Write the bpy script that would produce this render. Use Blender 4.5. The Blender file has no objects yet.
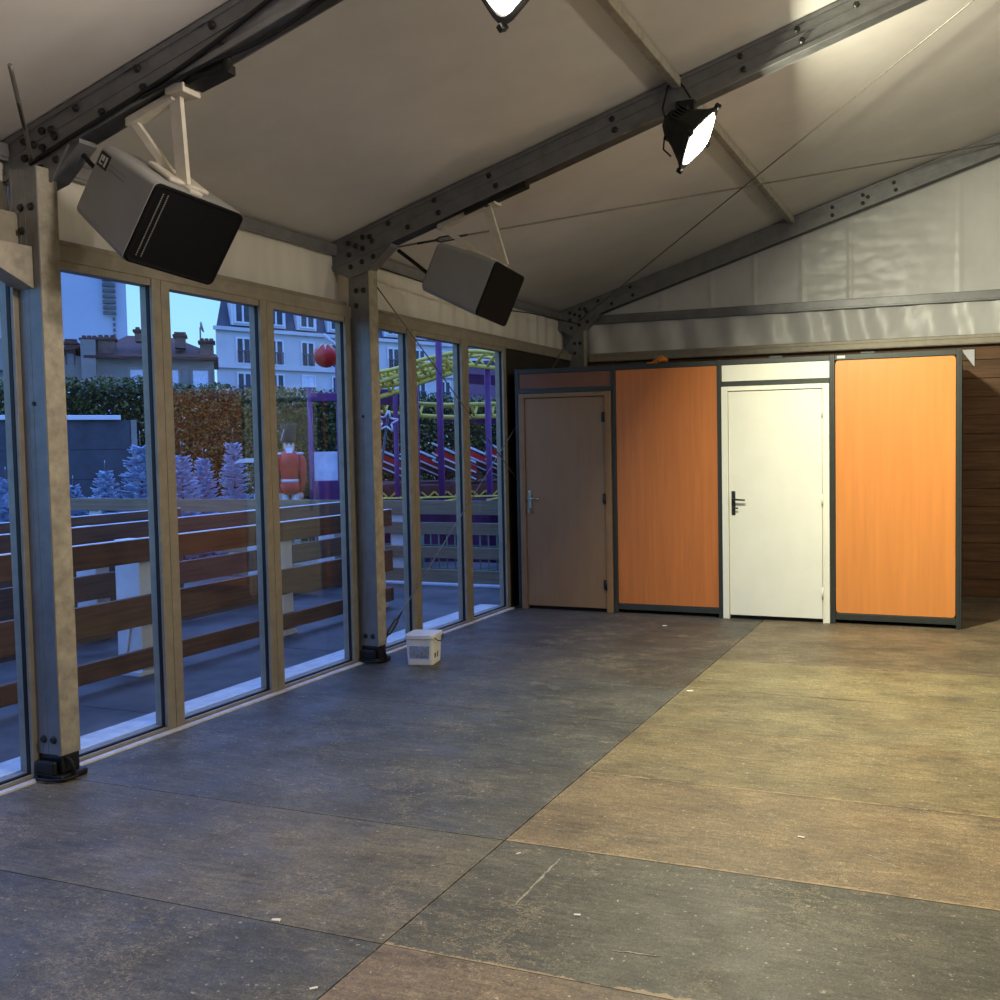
import bpy, bmesh, math, random
from mathutils import Vector, Matrix, noise
S = bpy.context.scene
COL = S.collection
random.seed(7)
PI = math.pi

# ------------------------------------------------------------------ materials
def lin(c):
    return tuple(((v/255)/12.92 if v/255 <= .04045 else (((v/255)+.055)/1.055)**2.4) for v in c)

def mat(name, rgb, rough=.6, metal=0., var=.12, scale=6., bump=0., bscale=40., spec=.4, stretch=None, rough_var=0.):
    m = bpy.data.materials.new(name); m.use_nodes = True
    nt = m.node_tree; N = nt.nodes; L = nt.links
    b = N['Principled BSDF']
    c = lin(rgb)
    b.inputs['Roughness'].default_value = rough
    b.inputs['Metallic'].default_value = metal
    b.inputs['Specular IOR Level'].default_value = spec
    tc = N.new('ShaderNodeTexCoord'); mp = N.new('ShaderNodeMapping')
    L.new(tc.outputs['Object'], mp.inputs['Vector'])
    if stretch: mp.inputs['Scale'].default_value = stretch
    n = N.new('ShaderNodeTexNoise'); n.inputs['Scale'].default_value = scale
    n.inputs['Detail'].default_value = 6; n.inputs['Roughness'].default_value = .62
    L.new(mp.outputs[0], n.inputs['Vector'])
    r = N.new('ShaderNodeValToRGB')
    lo = tuple(v*(1-var*1.6) for v in c); hi = tuple(min(1, v*(1+var)) for v in c)
    r.color_ramp.elements[0].position = .3; r.color_ramp.elements[0].color = (*lo, 1)
    r.color_ramp.elements[1].position = .7; r.color_ramp.elements[1].color = (*hi, 1)
    L.new(n.outputs['Fac'], r.inputs['Fac']); L.new(r.outputs['Color'], b.inputs['Base Color'])
    if bump:
        n2 = N.new('ShaderNodeTexNoise'); n2.inputs['Scale'].default_value = bscale; n2.inputs['Detail'].default_value = 4
        L.new(mp.outputs[0], n2.inputs['Vector'])
        bp = N.new('ShaderNodeBump'); bp.inputs['Strength'].default_value = bump; bp.inputs['Distance'].default_value = .01
        L.new(n2.outputs['Fac'], bp.inputs['Height']); L.new(bp.outputs[0], b.inputs['Normal'])
    return m

def emit(name, rgb, strength):
    m = bpy.data.materials.new(name); m.use_nodes = True
    nt = m.node_tree; nt.nodes.clear()
    e = nt.nodes.new('ShaderNodeEmission'); o = nt.nodes.new('ShaderNodeOutputMaterial')
    e.inputs['Color'].default_value = (*rgb, 1); e.inputs['Strength'].default_value = strength
    nt.links.new(e.outputs[0], o.inputs[0]); return m

def glass_mat(name):
    m = bpy.data.materials.new(name); m.use_nodes = True
    nt = m.node_tree; nt.nodes.clear()
    o = nt.nodes.new('ShaderNodeOutputMaterial'); mx = nt.nodes.new('ShaderNodeMixShader')
    t = nt.nodes.new('ShaderNodeBsdfTransparent'); g = nt.nodes.new('ShaderNodeBsdfGlossy')
    f = nt.nodes.new('ShaderNodeFresnel'); f.inputs['IOR'].default_value = 1.45
    ge = nt.nodes.new('ShaderNodeNewGeometry'); ma = nt.nodes.new('ShaderNodeMath'); ma.operation = 'SUBTRACT'; ma.use_clamp = True   # one reflection per pane: none off the inner side of the far face
    nt.links.new(f.outputs[0], ma.inputs[0]); nt.links.new(ge.outputs['Backfacing'], ma.inputs[1])
    t.inputs['Color'].default_value = (.93, .96, .97, 1); g.inputs['Roughness'].default_value = .02
    nt.links.new(ma.outputs[0], mx.inputs[0]); nt.links.new(t.outputs[0], mx.inputs[1]); nt.links.new(g.outputs[0], mx.inputs[2])
    nt.links.new(mx.outputs[0], o.inputs[0]); return m

def floor_mat():
    m = bpy.data.materials.new('worn_floor_boards'); m.use_nodes = True
    nt = m.node_tree; N = nt.nodes; L = nt.links; b = N['Principled BSDF']
    at = N.new('ShaderNodeAttribute'); at.attribute_name = 'board'
    tc = N.new('ShaderNodeTexCoord')
    def nz(scale, detail, stretch=(1, 1, 1), ro=.6):
        mp = N.new('ShaderNodeMapping'); mp.inputs['Scale'].default_value = stretch
        L.new(tc.outputs['Object'], mp.inputs['Vector'])
        n = N.new('ShaderNodeTexNoise'); n.inputs['Scale'].default_value = scale; n.inputs['Detail'].default_value = detail; n.inputs['Roughness'].default_value = ro
        L.new(mp.outputs[0], n.inputs['Vector']); return n
    def ramp(src, p0, c0, p1, c1):
        r = N.new('ShaderNodeValToRGB'); r.color_ramp.elements[0].position = p0; r.color_ramp.elements[1].position = p1
        r.color_ramp.elements[0].color = (*c0, 1); r.color_ramp.elements[1].color = (*c1, 1)
        L.new(src, r.inputs[0]); return r
    def mix(mode, fac, a, bb):
        x = N.new('ShaderNodeMix'); x.data_type = 'RGBA'; x.blend_type = mode
        if isinstance(fac, float): x.inputs['Factor'].default_value = fac
        else: L.new(fac, x.inputs['Factor'])
        L.new(a, x.inputs['A'])
        if isinstance(bb, tuple): x.inputs['B'].default_value = (*bb, 1)
        else: L.new(bb, x.inputs['B'])
        return x.outputs['Result']
    big = ramp(nz(1.5, 9, (1, 1.5, 1), .72).outputs['Fac'], .3, (.55, .55, .56), .70, (1.42, 1.38, 1.28))
    c = mix('MULTIPLY', 1., at.outputs['Color'], big.outputs['Color'])
    grain = ramp(nz(6, 10, (1, 6, 1), .78).outputs['Fac'], .32, (.58, .58, .60), .68, (1.36, 1.34, 1.30))
    c = mix('MULTIPLY', 1., c, grain.outputs['Color'])
    fine = ramp(nz(48, 8, (1, 1, 1), .8).outputs['Fac'], .32, (.55, .55, .56), .68, (1.42, 1.42, 1.40))
    c = mix('MULTIPLY', 1., c, fine.outputs['Color'])
    # dark worn patches
    dk = ramp(nz(1.2, 9, (1, 2.4, 1), .76).outputs['Fac'], .54, (0, 0, 0), .66, (.62, .62, .62))
    c = mix('MIX', dk.outputs['Color'], c, lin((52, 50, 44)))
    # pale scuffs and scratches
    sc = ramp(nz(4.2, 10, (1, 2.6, 1), .80).outputs['Fac'], .57, (0, 0, 0), .70, (.5, .5, .5))
    c = mix('MIX', sc.outputs['Color'], c, lin((176, 160, 132)))
    sp = ramp(nz(46, 3).outputs['Fac'], .645, (0, 0, 0), .70, (.6, .6, .6))
    c = mix('MIX', sp.outputs['Color'], c, lin((190, 182, 165)))
    # thin squiggly scuff lines, kept to worn patches
    q = nz(5.5, 12, (1, 1.4, 1), .72).outputs['Fac']
    mu = N.new('ShaderNodeMath'); mu.operation = 'COMPARE'; L.new(q, mu.inputs[0]); mu.inputs[1].default_value = .5; mu.inputs[2].default_value = .006
    pt = ramp(nz(1.9, 4).outputs['Fac'], .50, (0, 0, 0), .62, (.62, .62, .62))
    mm = N.new('ShaderNodeMath'); mm.operation = 'MULTIPLY'; L.new(mu.outputs[0], mm.inputs[0]); L.new(pt.outputs['Color'], mm.inputs[1])
    c = mix('MIX', mm.outputs[0], c, lin((178, 160, 126)))
    gr = ramp(nz(130, 4, (1, 1, 1), .8).outputs['Fac'], .36, (.6, .6, .6), .64, (1.4, 1.4, 1.4))
    c = mix('MULTIPLY', 1., c, gr.outputs['Color'])
    # pale worn arrises along the board ends, and long faint scratches
    uv = N.new('ShaderNodeUVMap'); uv.uv_map = 'edge'; sx = N.new('ShaderNodeSeparateXYZ'); L.new(uv.outputs[0], sx.inputs[0])
    def m_(op, a, bb):
        x = N.new('ShaderNodeMath'); x.operation = op; x.use_clamp = op in ('MULTIPLY', 'SUBTRACT')
        for i, v in enumerate((a, bb)):
            if isinstance(v, (int, float)): x.inputs[i].default_value = v
            else: L.new(v, x.inputs[i])
        return x.outputs[0]
    d = sx.outputs['Y']
    wob = nz(7, 9, (1, 1, 1), .78).outputs['Fac']
    ed = m_('LESS_THAN', d, m_('MULTIPLY', m_('SUBTRACT', wob, .43), .15))
    c = mix('MIX', m_('MULTIPLY', m_('MULTIPLY', ed, .7), at.outputs['Alpha']), c, lin((170, 148, 112)))
    d2 = m_('MINIMUM', sx.outputs['X'], m_('SUBTRACT', 1., sx.outputs['X']))
    e2 = m_('LESS_THAN', d2, m_('MULTIPLY', m_('SUBTRACT', wob, .5), .02))
    c = mix('MIX', m_('MULTIPLY', e2, .4), c, lin((150, 136, 110)))
    L.new(c, b.inputs['Base Color'])
    rr = ramp(nz(3, 6).outputs['Fac'], .3, (.42, .42, .42), .7, (.68, .68, .68))
    L.new(rr.outputs['Color'], b.inputs['Roughness'])
    b.inputs['Specular IOR Level'].default_value = .35
    bp = N.new('ShaderNodeBump'); bp.inputs['Strength'].default_value = .35; bp.inputs['Distance'].default_value = .004
    L.new(nz(25, 6).outputs['Fac'], bp.inputs['Height']); L.new(bp.outputs[0], b.inputs['Normal'])
    return m

M = dict(
    membrane=mat('tent_membrane', (206, 202, 196), .55, var=.05, scale=2.2, bump=.05, bscale=3),
    valance=mat('valance_fabric', (212, 208, 197), .5, var=.07, scale=3, bump=.12, bscale=9, stretch=(1, 1.4, .3)),
    gable=mat('gable_fabric', (190, 191, 188), .36, var=.06, scale=3, bump=.45, bscale=6, stretch=(1, 1, .55)),
    alu=mat('dull_aluminium', (128, 129, 130), .45, .45, .12, 9, .04, 60),
    alubeige=mat('mottled_beige_aluminium', (170, 164, 148), .5, .35, .2, 14, .08, 70),
    frame=mat('window_aluminium', (148, 141, 126), .48, .3, .1, 12),
    seal=mat('black_rubber', (18, 18, 19), .6, 0, .1),
    bolt=mat('dark_bolt_steel', (58, 58, 58), .45, .7, .2),
    foot=mat('black_foot', (22, 23, 22), .4, 0, .3, 20),
    white_strip=mat('white_floor_strip', (205, 205, 202), .5, 0, .15, 12),
    cab=mat('speaker_cabinet_paint', (140, 140, 137), .55, 0, .04, 8, .03, 200),
    grille=mat('speaker_grille', (11, 11, 13), .75, 0, .35, 160, .5, 260, .15),
    badge=mat('badge_black', (14, 14, 15), .35),
    pale=mat('pale_print', (196, 196, 190), .5),
    stitch=mat('perforation_grey', (120, 120, 116), .5),
    bracket=mat('bracket_paint', (196, 190, 176), .5, 0, .1, 10),
    cable=mat('black_cable', (14, 14, 14), .5),
    steelwire=mat('galvanised_wire', (120, 116, 108), .45, .5, .15, 30),
    pframe=mat('anthracite_profile', (62, 66, 64), .42, .35, .08, 12),
    orange=mat('orange_melamine', (212, 136, 70), .36, 0, .06, 3.2, 0, 10, .5, (6, 1, .35)),
    orange2=mat('orange_melamine_deep', (190, 114, 58), .36, 0, .09, 3.2, 0, 10, .5, (7, 1, .35)),
    transom=mat('brown_transom', (118, 78, 58), .5, 0, .08, 4),
    bdoor=mat('beige_brown_door', (136, 107, 75), .5, 0, .06, 4, .03, 30, .5, (3, 1, .5)),
    bframe=mat('beige_door_frame', (140, 110, 78), .5, 0, .1, 8),
    wdoor=mat('white_door_paint', (228, 228, 214), .45, 0, .03, 3),
    chrome=mat('handle_metal', (170, 168, 160), .3, .85, .1, 20),
    dhandle=mat('dark_handle_metal', (78, 76, 72), .35, .8, .1, 20),
    darkwood=mat('dark_wood_boards', (104, 74, 46), .6, 0, .3, 4, .1, 20, .4, (.6, 1, 7)),
    darkpanel=mat('dark_side_panel', (44, 40, 36), .6, 0, .2, 5),
    housing=mat('lamp_housing', (40, 40, 38), .5, .4, .15, 20),
    bucket=mat('bucket_plastic', (226, 224, 214), .4, 0, .04, 12),
    blabel=mat('bucket_label', (150, 168, 196), .5, 0, .35, 40),
    bdark=mat('bucket_mark', (40, 38, 36), .5),
    streak=mat('dried_paint', (158, 152, 136), .7, 0, .4, 60),
    crumb=mat('white_crumb', (222, 216, 200), .7),
    tape=mat('orange_rag', (200, 120, 40), .7, 0, .3, 30),
    # outside
    deck=mat('wet_deck_sheets', (84, 82, 82), .5, 0, .5, 1.6, .1, 20),
    ground=mat('fairground_ground', (96, 96, 96), .8, 0, .2, 1.),
    plank=mat('brown_fence_plank', (100, 70, 50), .6, 0, .28, 3.5, .1, 30, .4, (6, .5, 9)),
    plank2=mat('pale_fence_plank', (122, 106, 82), .65, 0, .22, 3.5, .1, 30, .4, (.5, 6, 9)),
    fpost=mat('white_fence_post', (204, 206, 206), .5, 0, .08, 6),
    frost_glint=mat('frost_and_glint', (205, 210, 216), .7, 0, .05, 9),  # also colours the painted glints on the hedge
    leaf=mat('hedge_leaves', (84, 96, 46), .34, 0, .5, 5, 0),
    core=mat('hedge_core', (34, 38, 24), .9, 0, .3, 3),
    flock=mat('flocked_needles', (196, 214, 238), .75, 0, .25, 14),
    green=mat('green_needles', (40, 66, 48), .7, 0, .3, 14),
    trunk=mat('bark', (70, 54, 42), .8, 0, .3, 12),
    red=mat('red_paint', (190, 34, 34), .4, 0, .15, 8),
    hat=mat('black_felt', (34, 34, 36), .7, 0, .2, 12),
    skin=mat('painted_face', (214, 184, 158), .5),
    gold=mat('gold_paint', (196, 150, 60), .4, .3, .2, 12),
    whitep=mat('white_paint', (204, 208, 214), .5, 0, .06, 6),
    purple=mat('purple_paint', (88, 36, 96), .45, 0, .15, 6),
    dpurple=mat('dark_purple_panel', (84, 34, 88), .55, 0, .25, 5),
    yellow=mat('yellow_track_paint', (226, 204, 90), .45, 0, .15, 8),
    mauve=mat('mauve_render', (112, 84, 108), .8, 0, .12, 2),
    wallwhite=mat('white_render', (186, 190, 194), .8, 0, .05, .7),
    wallgrey=mat('old_grey_render', (132, 130, 124), .85, 0, .18, .6),
    slate=mat('slate_roof', (66, 72, 86), .6, 0, .2, 2),
    rooftile=mat('red_brown_tiles', (80, 52, 46), .8, 0, .25, 3),
    chim=mat('chimney_brick', (112, 90, 80), .85, 0, .25, 3),
    pane=mat('dark_window_pane', (44, 56, 78), .15, 0, .3, 1),
    shutter=mat('pale_shutter', (206, 214, 228), .6),
    tower=mat('tower_concrete', (140, 152, 178), .8, 0, .03, .1),
    hut=mat('dark_hut_cladding', (62, 70, 78), .6, 0, .25, 3),
    bluepaint=mat('blue_paint', (50, 110, 210), .5),
    greenwire=mat('green_wire', (66, 100, 70), .5, .1, .2, 10),
    brown=mat('ride_brown', (96, 48, 40), .6, 0, .35, 14),
)
M['glass'] = glass_mat('window_glass')
M['floor'] = floor_mat()
M['lens'] = emit('lamp_lens_glow', (1., .95, .74), 30.)
M['lens2'] = emit('lamp_lens_glow_warm', (1., .9, .78), 30.)

# ------------------------------------------------------------------ builders
class B:
    """collects shapes into one mesh"""
    def __init__(s): s.bm = bmesh.new()
    def box(s, a, b, bev=0., mtx=None):
        lo = [min(a[i], b[i]) for i in range(3)]; hi = [max(a[i], b[i]) for i in range(3)]
        vs = [s.bm.verts.new((x, y, z)) for x in (lo[0], hi[0]) for y in (lo[1], hi[1]) for z in (lo[2], hi[2])]
        fs = [(0, 1, 3, 2), (4, 6, 7, 5), (0, 4, 5, 1), (2, 3, 7, 6), (0, 2, 6, 4), (1, 5, 7, 3)]
        faces = [s.bm.faces.new([vs[i] for i in f]) for f in fs]
        if bev:
            es = list({e for f in faces for e in f.edges})
            r = bmesh.ops.bevel(s.bm, geom=es, offset=bev, segments=2, affect='EDGES', profile=.5)
            vs = list({v for f in r['faces'] for v in f.verts} | {v for v in vs if v.is_valid})
        if mtx is not None:
            for v in vs: v.co = mtx @ v.co
        return s
    def prism(s, pts, d, mtx=None):
        """pts: list of 3D points (a polygon), extruded by vector d"""
        d = Vector(d); a = [s.bm.verts.new(Vector(q)) for q in pts]; b = [s.bm.verts.new(Vector(q)+d) for q in pts]
        n = len(pts)
        s.bm.faces.new(a[::-1]); s.bm.faces.new(b)
        for i in range(n): s.bm.faces.new((a[i], a[(i+1) % n], b[(i+1) % n], b[i]))
        if mtx is not None:
            for v in a+b: v.co = mtx @ v.co
        return s
    def tube(s, pts, r, n=8, cap=True):
        pts = [Vector(q) for q in pts]; rings = []
        rr = r if isinstance(r, (list, tuple)) else [r]*len(pts)
        up = None
        for i, q in enumerate(pts):
            t = (pts[min(i+1, len(pts)-1)]-pts[max(i-1, 0)]).normalized()
            if up is None:
                up = Vector((0, 0, 1)) if abs(t.z) < .9 else Vector((1, 0, 0))
            u = (up-t*up.dot(t)).normalized(); v = t.cross(u); up = u
            rings.append([s.bm.verts.new(q+(u*math.cos(2*PI*k/n)+v*math.sin(2*PI*k/n))*rr[i]) for k in range(n)])
        for a, b in zip(rings, rings[1:]):
            for k in range(n):
                f = s.bm.faces.new((a[k], a[(k+1) % n], b[(k+1) % n], b[k])); f.smooth = True
        if cap:
            s.bm.faces.new(rings[0][::-1]); s.bm.faces.new(rings[-1])
        return s
    def lathe(s, prof, n=20, mtx=None):
        """prof: (r, z) list"""
        rings = []; allv = []
        for r, z in prof:
            ring = [s.bm.verts.new((max(r, 1e-4)*math.cos(2*PI*k/n), max(r, 1e-4)*math.sin(2*PI*k/n), z)) for k in range(n)]
            rings.append(ring); allv += ring
        for a, b in zip(rings, rings[1:]):
            for k in range(n):
                f = s.bm.faces.new((a[k], a[(k+1) % n], b[(k+1) % n], b[k])); f.smooth = True
        s.bm.faces.new(rings[0][::-1]); s.bm.faces.new(rings[-1])
        if mtx is not None:
            for v in allv: v.co = mtx @ v.co
        return s
    def grid(s, nu, nv, f, thick=None):
        vs = [[s.bm.verts.new(Vector(f(i/nu, j/nv))) for j in range(nv+1)] for i in range(nu+1)]
        for i in range(nu):
            for j in range(nv):
                q = s.bm.faces.new((vs[i][j], vs[i+1][j], vs[i+1][j+1], vs[i][j+1])); q.smooth = True
        return s
    def make(s, name, m, parent=None, loc=None, rot=None, solid=None):
        bmesh.ops.recalc_face_normals(s.bm, faces=s.bm.faces)
        me = bpy.data.meshes.new(name); s.bm.to_mesh(me); s.bm.free()
        me.materials.append(m)
        o = bpy.data.objects.new(name, me); COL.objects.link(o)
        if loc: o.location = loc
        if rot: o.rotation_euler = rot
        if parent: o.parent = parent
        if solid:
            md = o.modifiers.new('thickness', 'SOLIDIFY'); md.thickness = solid; md.offset = 0
        return o

def tag(o, label, cat, group=None, kind=None):
    o['label'] = label; o['category'] = cat
    if group: o['group'] = group
    if kind: o['kind'] = kind
    return o
def struct(o): o['kind'] = 'structure'; return o
def thing(name, label, cat, loc=(0, 0, 0), rz=0, group=None):
    o = bpy.data.objects.new(name, None); COL.objects.link(o); o.empty_display_size = .1
    o.location = loc; o.rotation_euler = (0, 0, rz)
    return tag(o, label, cat, group)
def sempty(name, loc=(0, 0, 0)):
    o = bpy.data.objects.new(name, None); COL.objects.link(o); o.location = loc; return struct(o)
def dup(root, loc=None, rz=None, label=None):
    r = root.copy(); COL.objects.link(r)
    if loc is not None: r.location = loc
    if rz is not None: r.rotation_euler = (0, 0, rz)
    if label: r['label'] = label
    for ch in list(root.children):
        c = ch.copy(); COL.objects.link(c); c.parent = r; c.matrix_parent_inverse = ch.matrix_parent_inverse.copy()
        for g in list(ch.children):
            d = g.copy(); COL.objects.link(d); d.parent = c
    return r
def frame_mtx(o, f, up=(0, 0, 1)):
    """matrix with local +X along f"""
    f = Vector(f).normalized(); y = Vector(up).cross(f).normalized(); z = f.cross(y)
    m = Matrix((f, y, z)).transposed().to_4x4(); m.translation = Vector(o); return m
def bolt_proto(axis='y', r=.014, h=.012):
    b = B()
    mt = {'y': Matrix.Rotation(PI/2, 4, 'X'), 'x': Matrix.Rotation(PI/2, 4, 'Y'), 'z': Matrix.Identity(4)}[axis]
    b.lathe([(r*1.5, 0), (r*1.5, h*.25), (r, h*.3), (r, h)], 6, mt)
    bmesh.ops.recalc_face_normals(b.bm, faces=b.bm.faces)
    me = bpy.data.meshes.new('bolt'); b.bm.to_mesh(me); b.bm.free(); me.materials.append(M['bolt']); return me
BOLT_Y = bolt_proto('y'); BOLT_X = bolt_proto('x')
def bolt(parent, loc, me=None):
    o = bpy.data.objects.new('bolt', me or BOLT_Y); COL.objects.link(o); o.location = loc; o.parent = parent; return o

KX, KY = 1.0215, .8785            # survey grid to metres along x and y
def W(q): return (q[0]*KX, q[1]*KY, q[2])
SL = .3050                      # roof slope
RX = 5.1                        # ridge
Y0, Y1 = -3.6, 10.60            # ends of the hall
def roofz(x): return 3.20+SL*x if x <= RX else 3.20+SL*(2*RX-x)

# ------------------------------------------------------------------ floor
bm = bmesh.new()
XS = [-.02, 2.560, 5.12, 7.68, 10.25]; YS = [Y0]+[(-3.006+i)*KY for i in range(15)]+[Y1+.05]
lay = bm.loops.layers.float_color.new('board'); uvl = bm.loops.layers.uv.new('edge')
tint = {}
tan, olive, brown, dark, greyb = (124, 109, 88), (88, 85, 72), (114, 103, 87), (84, 83, 79), (101, 97, 91)
for i in range(4):
    for j in range(16): tint[i, j] = random.choice([brown, brown, tan, greyb])
# columns: 0 beside the windows, 1 past the long seam; row j spans YS[j]..YS[j+1]
tint.update({(0, 6): (86, 85, 78), (0, 7): (100, 95, 80), (0, 8): (88, 87, 79), (0, 9): (82, 83, 78), (0, 10): (80, 81, 76), (0, 11): (80, 77, 70), (0, 12): (76, 72, 66), (0, 13): (76, 74, 70),
             (1, 6): (114, 100, 82), (1, 7): (88, 86, 74), (1, 8): (124, 109, 83), (1, 9): (121, 110, 82), (1, 10): (113, 106, 81), (1, 11): (115, 108, 81), (1, 12): (100, 92, 74), (1, 13): (108, 97, 78)})
for i in range(4):
    for j in range(len(YS)-1):
        g = .0032; dz = random.uniform(-.0012, .0)
        x0, x1, y0, y1 = XS[i]+g, XS[i+1]-g, YS[j]+g*.7, YS[j+1]-g*.7
        top = [bm.verts.new((x, y, dz)) for x, y in ((x0, y0), (x1, y0), (x1, y1), (x0, y1))]
        bot = [bm.verts.new((v.co.x, v.co.y, -.03)) for v in top]
        fs = [bm.faces.new(top)]+[bm.faces.new((top[k], bot[k], bot[(k+1) % 4], top[(k+1) % 4])) for k in range(4)]
        c = lin(tint[i, j]); al = {(1, 6): .8, (1, 7): 1., (1, 8): 1., (1, 9): .9, (1, 12): .7, (1, 10): .4}.get((i, j), .12)
        for f in fs:
            for l in f.loops: l[lay] = (*c, al); l[uvl].uv = ((l.vert.co.x-x0)/(x1-x0), (l.vert.co.y-y0)/(y1-y0))
# under-layer closing the joints
v = [bm.verts.new((x, y, -.028)) for x, y in ((-.02, Y0), (10.25, Y0), (10.25, Y1+.05), (-.02, Y1+.05))]
f = bm.faces.new(v)
for l in f.loops: l[lay] = (.006, .005, .004, 1)
bmesh.ops.recalc_face_normals(bm, faces=bm.faces)
me = bpy.data.meshes.new('floor'); bm.to_mesh(me); bm.free(); me.materials.append(M['floor'])
fo = bpy.data.objects.new('floor', me); COL.objects.link(fo); struct(fo)

# ------------------------------------------------------------------ ceiling membrane and walls
def roof_pt(x0, x1, y0, y1):
    def f(u, v):
        x = x0+(x1-x0)*u; y = y0+(y1-y0)*v
        return (x, y, roofz(x)+.004+.012*noise.noise(Vector((x*.8, y*.8, 0))))
    return f
b = B()
for x0, x1 in ((-.35, RX), (RX, 2*RX+.35)): b.grid(40, 80, roof_pt(x0, x1, Y0-.1, Y1+.05))
struct(b.make('ceiling', M['membrane'], solid=.006))

def valance(y0, y1, seed):
    def f(u, v):
        y = y0+(y1-y0)*u; z = 2.62+(3.12-2.62)*v
        w = .011*math.sin(y*24+seed+2*noise.noise(Vector((y, 0, seed))))*(1 if seed > 5 else .3)*math.sin(3*v)+.014*noise.noise(Vector((y*2.4, z*.6, seed)))+.008*noise.noise(Vector((y*8, z*1.2, seed)))
        return (-.15+w*.9, y, z)
    return f
b = B()
for k, (y0, y1) in enumerate(((Y0, 3.56), (3.56, 6.22), (6.22, 10.56))): b.grid(int((y1-y0)*30), 10, valance(y0, y1, k*3.1))
# dark boarded bay behind the cabins, below the header
b2 = B()
for k in range(5): b2.box((-.06, 8.725, .0+k*.53), (-.01, Y1, .525+k*.53))
b2.box((-.08, 8.725, -.02), (-.06, Y1, 2.7))
struct(b.make('wall_left', M['valance'], solid=.004))
struct(b2.make('wall_left_corner', M['darkpanel']))
# gable wall: boards below, fabric above
b = B()
for k in range(14): b.box((-.1, Y1, k*.186), (10.3, Y1+.04, k*.186+.182), .004)
b.box((-.2, Y1+.04, -.02), (10.3, Y1+.07, 2.9))
struct(b.make('wall_back', M['darkwood']))
def gable_low(u, v):
    x = -.2+10.45*u; z = 2.62+.44*v
    ph = x*15.5+1.6*noise.noise(Vector((x*1.1, 0, 3)))+v*1.7
    amp = (.017+.014*noise.noise(Vector((x*2.1, 1, 0))))*(1-.35*v)
    return (x, Y1-.026+amp*math.sin(ph)+.006*noise.noise(Vector((x*9-z*5, z*6, 5))), z)
def gable_up(u, v):
    x = -.2+10.45*u; zt = roofz(x)-.01; z = 3.05+(max(zt, 3.06)-3.05)*v
    seam = sum(.008*math.exp(-((x-q)/.02)**2) for q in (1.05, 1.62, 2.1, 2.62, 3.12, 4.2, 5.3, 6.4)); cr = math.exp(-((x-3.1)/.9)**2)
    return (x, Y1-.018-seam+.006*noise.noise(Vector((x*2.4, z*1.6, 9)))+(.002+.007*cr)*noise.noise(Vector((x*3.2+z*2, z*9, 4)))+.004*cr*noise.noise(Vector((x*8, z*17, 8))), z)
b = B(); b.grid(900, 14, gable_low); b.grid(520, 60, gable_up)
struct(b.make('wall_back_gable', M['gable'], solid=.003))
b = B(); b.box((10.25, Y0, 0), (10.32, Y1, 3.2))
struct(b.make('wall_right', M['membrane']))
b = B(); b.prism([(-.1, Y0, 0), (10.3, Y0, 0), (10.3, Y0, 3.2), (RX, Y0, 4.74), (-.1, Y0, 3.2)], (0, -.08, 0))
struct(b.make('wall_front', M['membrane']))

# header rail, eave rail, floor strip
b = B()
for y0, y1 in ((Y0, 3.54), (3.655, 6.175), (6.29, 10.53)):
    b.box((-.10, y0, 2.585), (.012, y1, 2.665), .004)
    b.box((-.09, y0, 2.665), (-.03, y1, 2.70))
b.box((-.03, Y0, 2.60), (.03, 3.47, 2.77), .004)
struct(b.make('trim_header', M['frame']))
b = B(); b.box((-.24, Y0, 3.065), (-.105, 10.55, 3.135), .006); b.box((-.12, Y0, 3.05), (-.11, 10.55, 3.07))
struct(b.make('trim_eave', M['alu']))
b = B()
b.box((.02, Y0, -.002), (.062, 8.70, .010), .002)
struct(b.make('baseboard_left', M['white_strip']))
b = B(); b.box((-.32, Y0, -.02), (-.110, 8.70, .028), .004)
struct(b.make('trim_sill', M['white_strip']))
b = B()
b.box((-.05, 10.525, 3.0), (10.25, 10.562, 3.10), .005)
b.box((-.05, 10.515, 3.02), (10.25, 10.53, 3.08))
struct(b.make('trim_gable', M['alu']))
b = B(); b.box((.185, 10.50, 2.565), (10.2, 10.562, 2.665), .006); b.box((.185, 10.49, 2.575), (10.2, 10.502, 2.60)); b.box((.185, 10.49, 2.63), (10.2, 10.502, 2.655))
struct(b.make('trim_gable_rail', M['frame']))

# ------------------------------------------------------------------ windows
def window(n, y0, y1):
    w = sempty('window_%d' % n, (0, (y0+y1)/2, 0)); c = (y0+y1)/2
    b = B(); h = (y1-y0)/2; t = .066; z0, z1 = .0, 2.585
    for sgn in (-1, 1):
        a0, a1 = sorted((sgn*h, sgn*(h-t)))
        b.box((-.078, a0+.0015, z0), (-.032, a1-.0015, z1)); b.box((-.010, a0+.0015, z0), (.012, a1-.0015, z1), .002)
    b.box((-.075, -h+t, z0), (-.03, h-t, .034)); b.box((-.010, -h+t, z0), (.012, h-t, .026), .002)
    b.box((-.075, -h+t, 2.545), (.004, h-t, z1))
    b.make('window_frame', M['frame'], w)
    b = B()
    for sgn in (-1, 1):
        a0, a1 = sorted((sgn*h, sgn*(h-t-.004)))
        b.box((-.032, a0+.002, z0+.01), (-.010, a1, z1-.002))
    b.box((-.03, -h+t, .012), (-.010, h-t, .034))
    b.make('window_seal', M['seal'], w)
    b = B(); b.box((-.042, -h+t-.01, .03), (-.036, h-t+.01, 2.55)); b.make('glass', M['glass'], w)
ys = [(-1.05, -.15), (-.15, .75), (.75, 1.65), (1.65, 2.55), (2.55, 3.50), (3.52, 4.356), (4.356, 5.245), (5.245, 6.16), (6.18, 7.00), (7.00, 7.895), (7.895, 8.725)]
for i, (a, c) in enumerate(ys): window(i+1, a, c)

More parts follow.
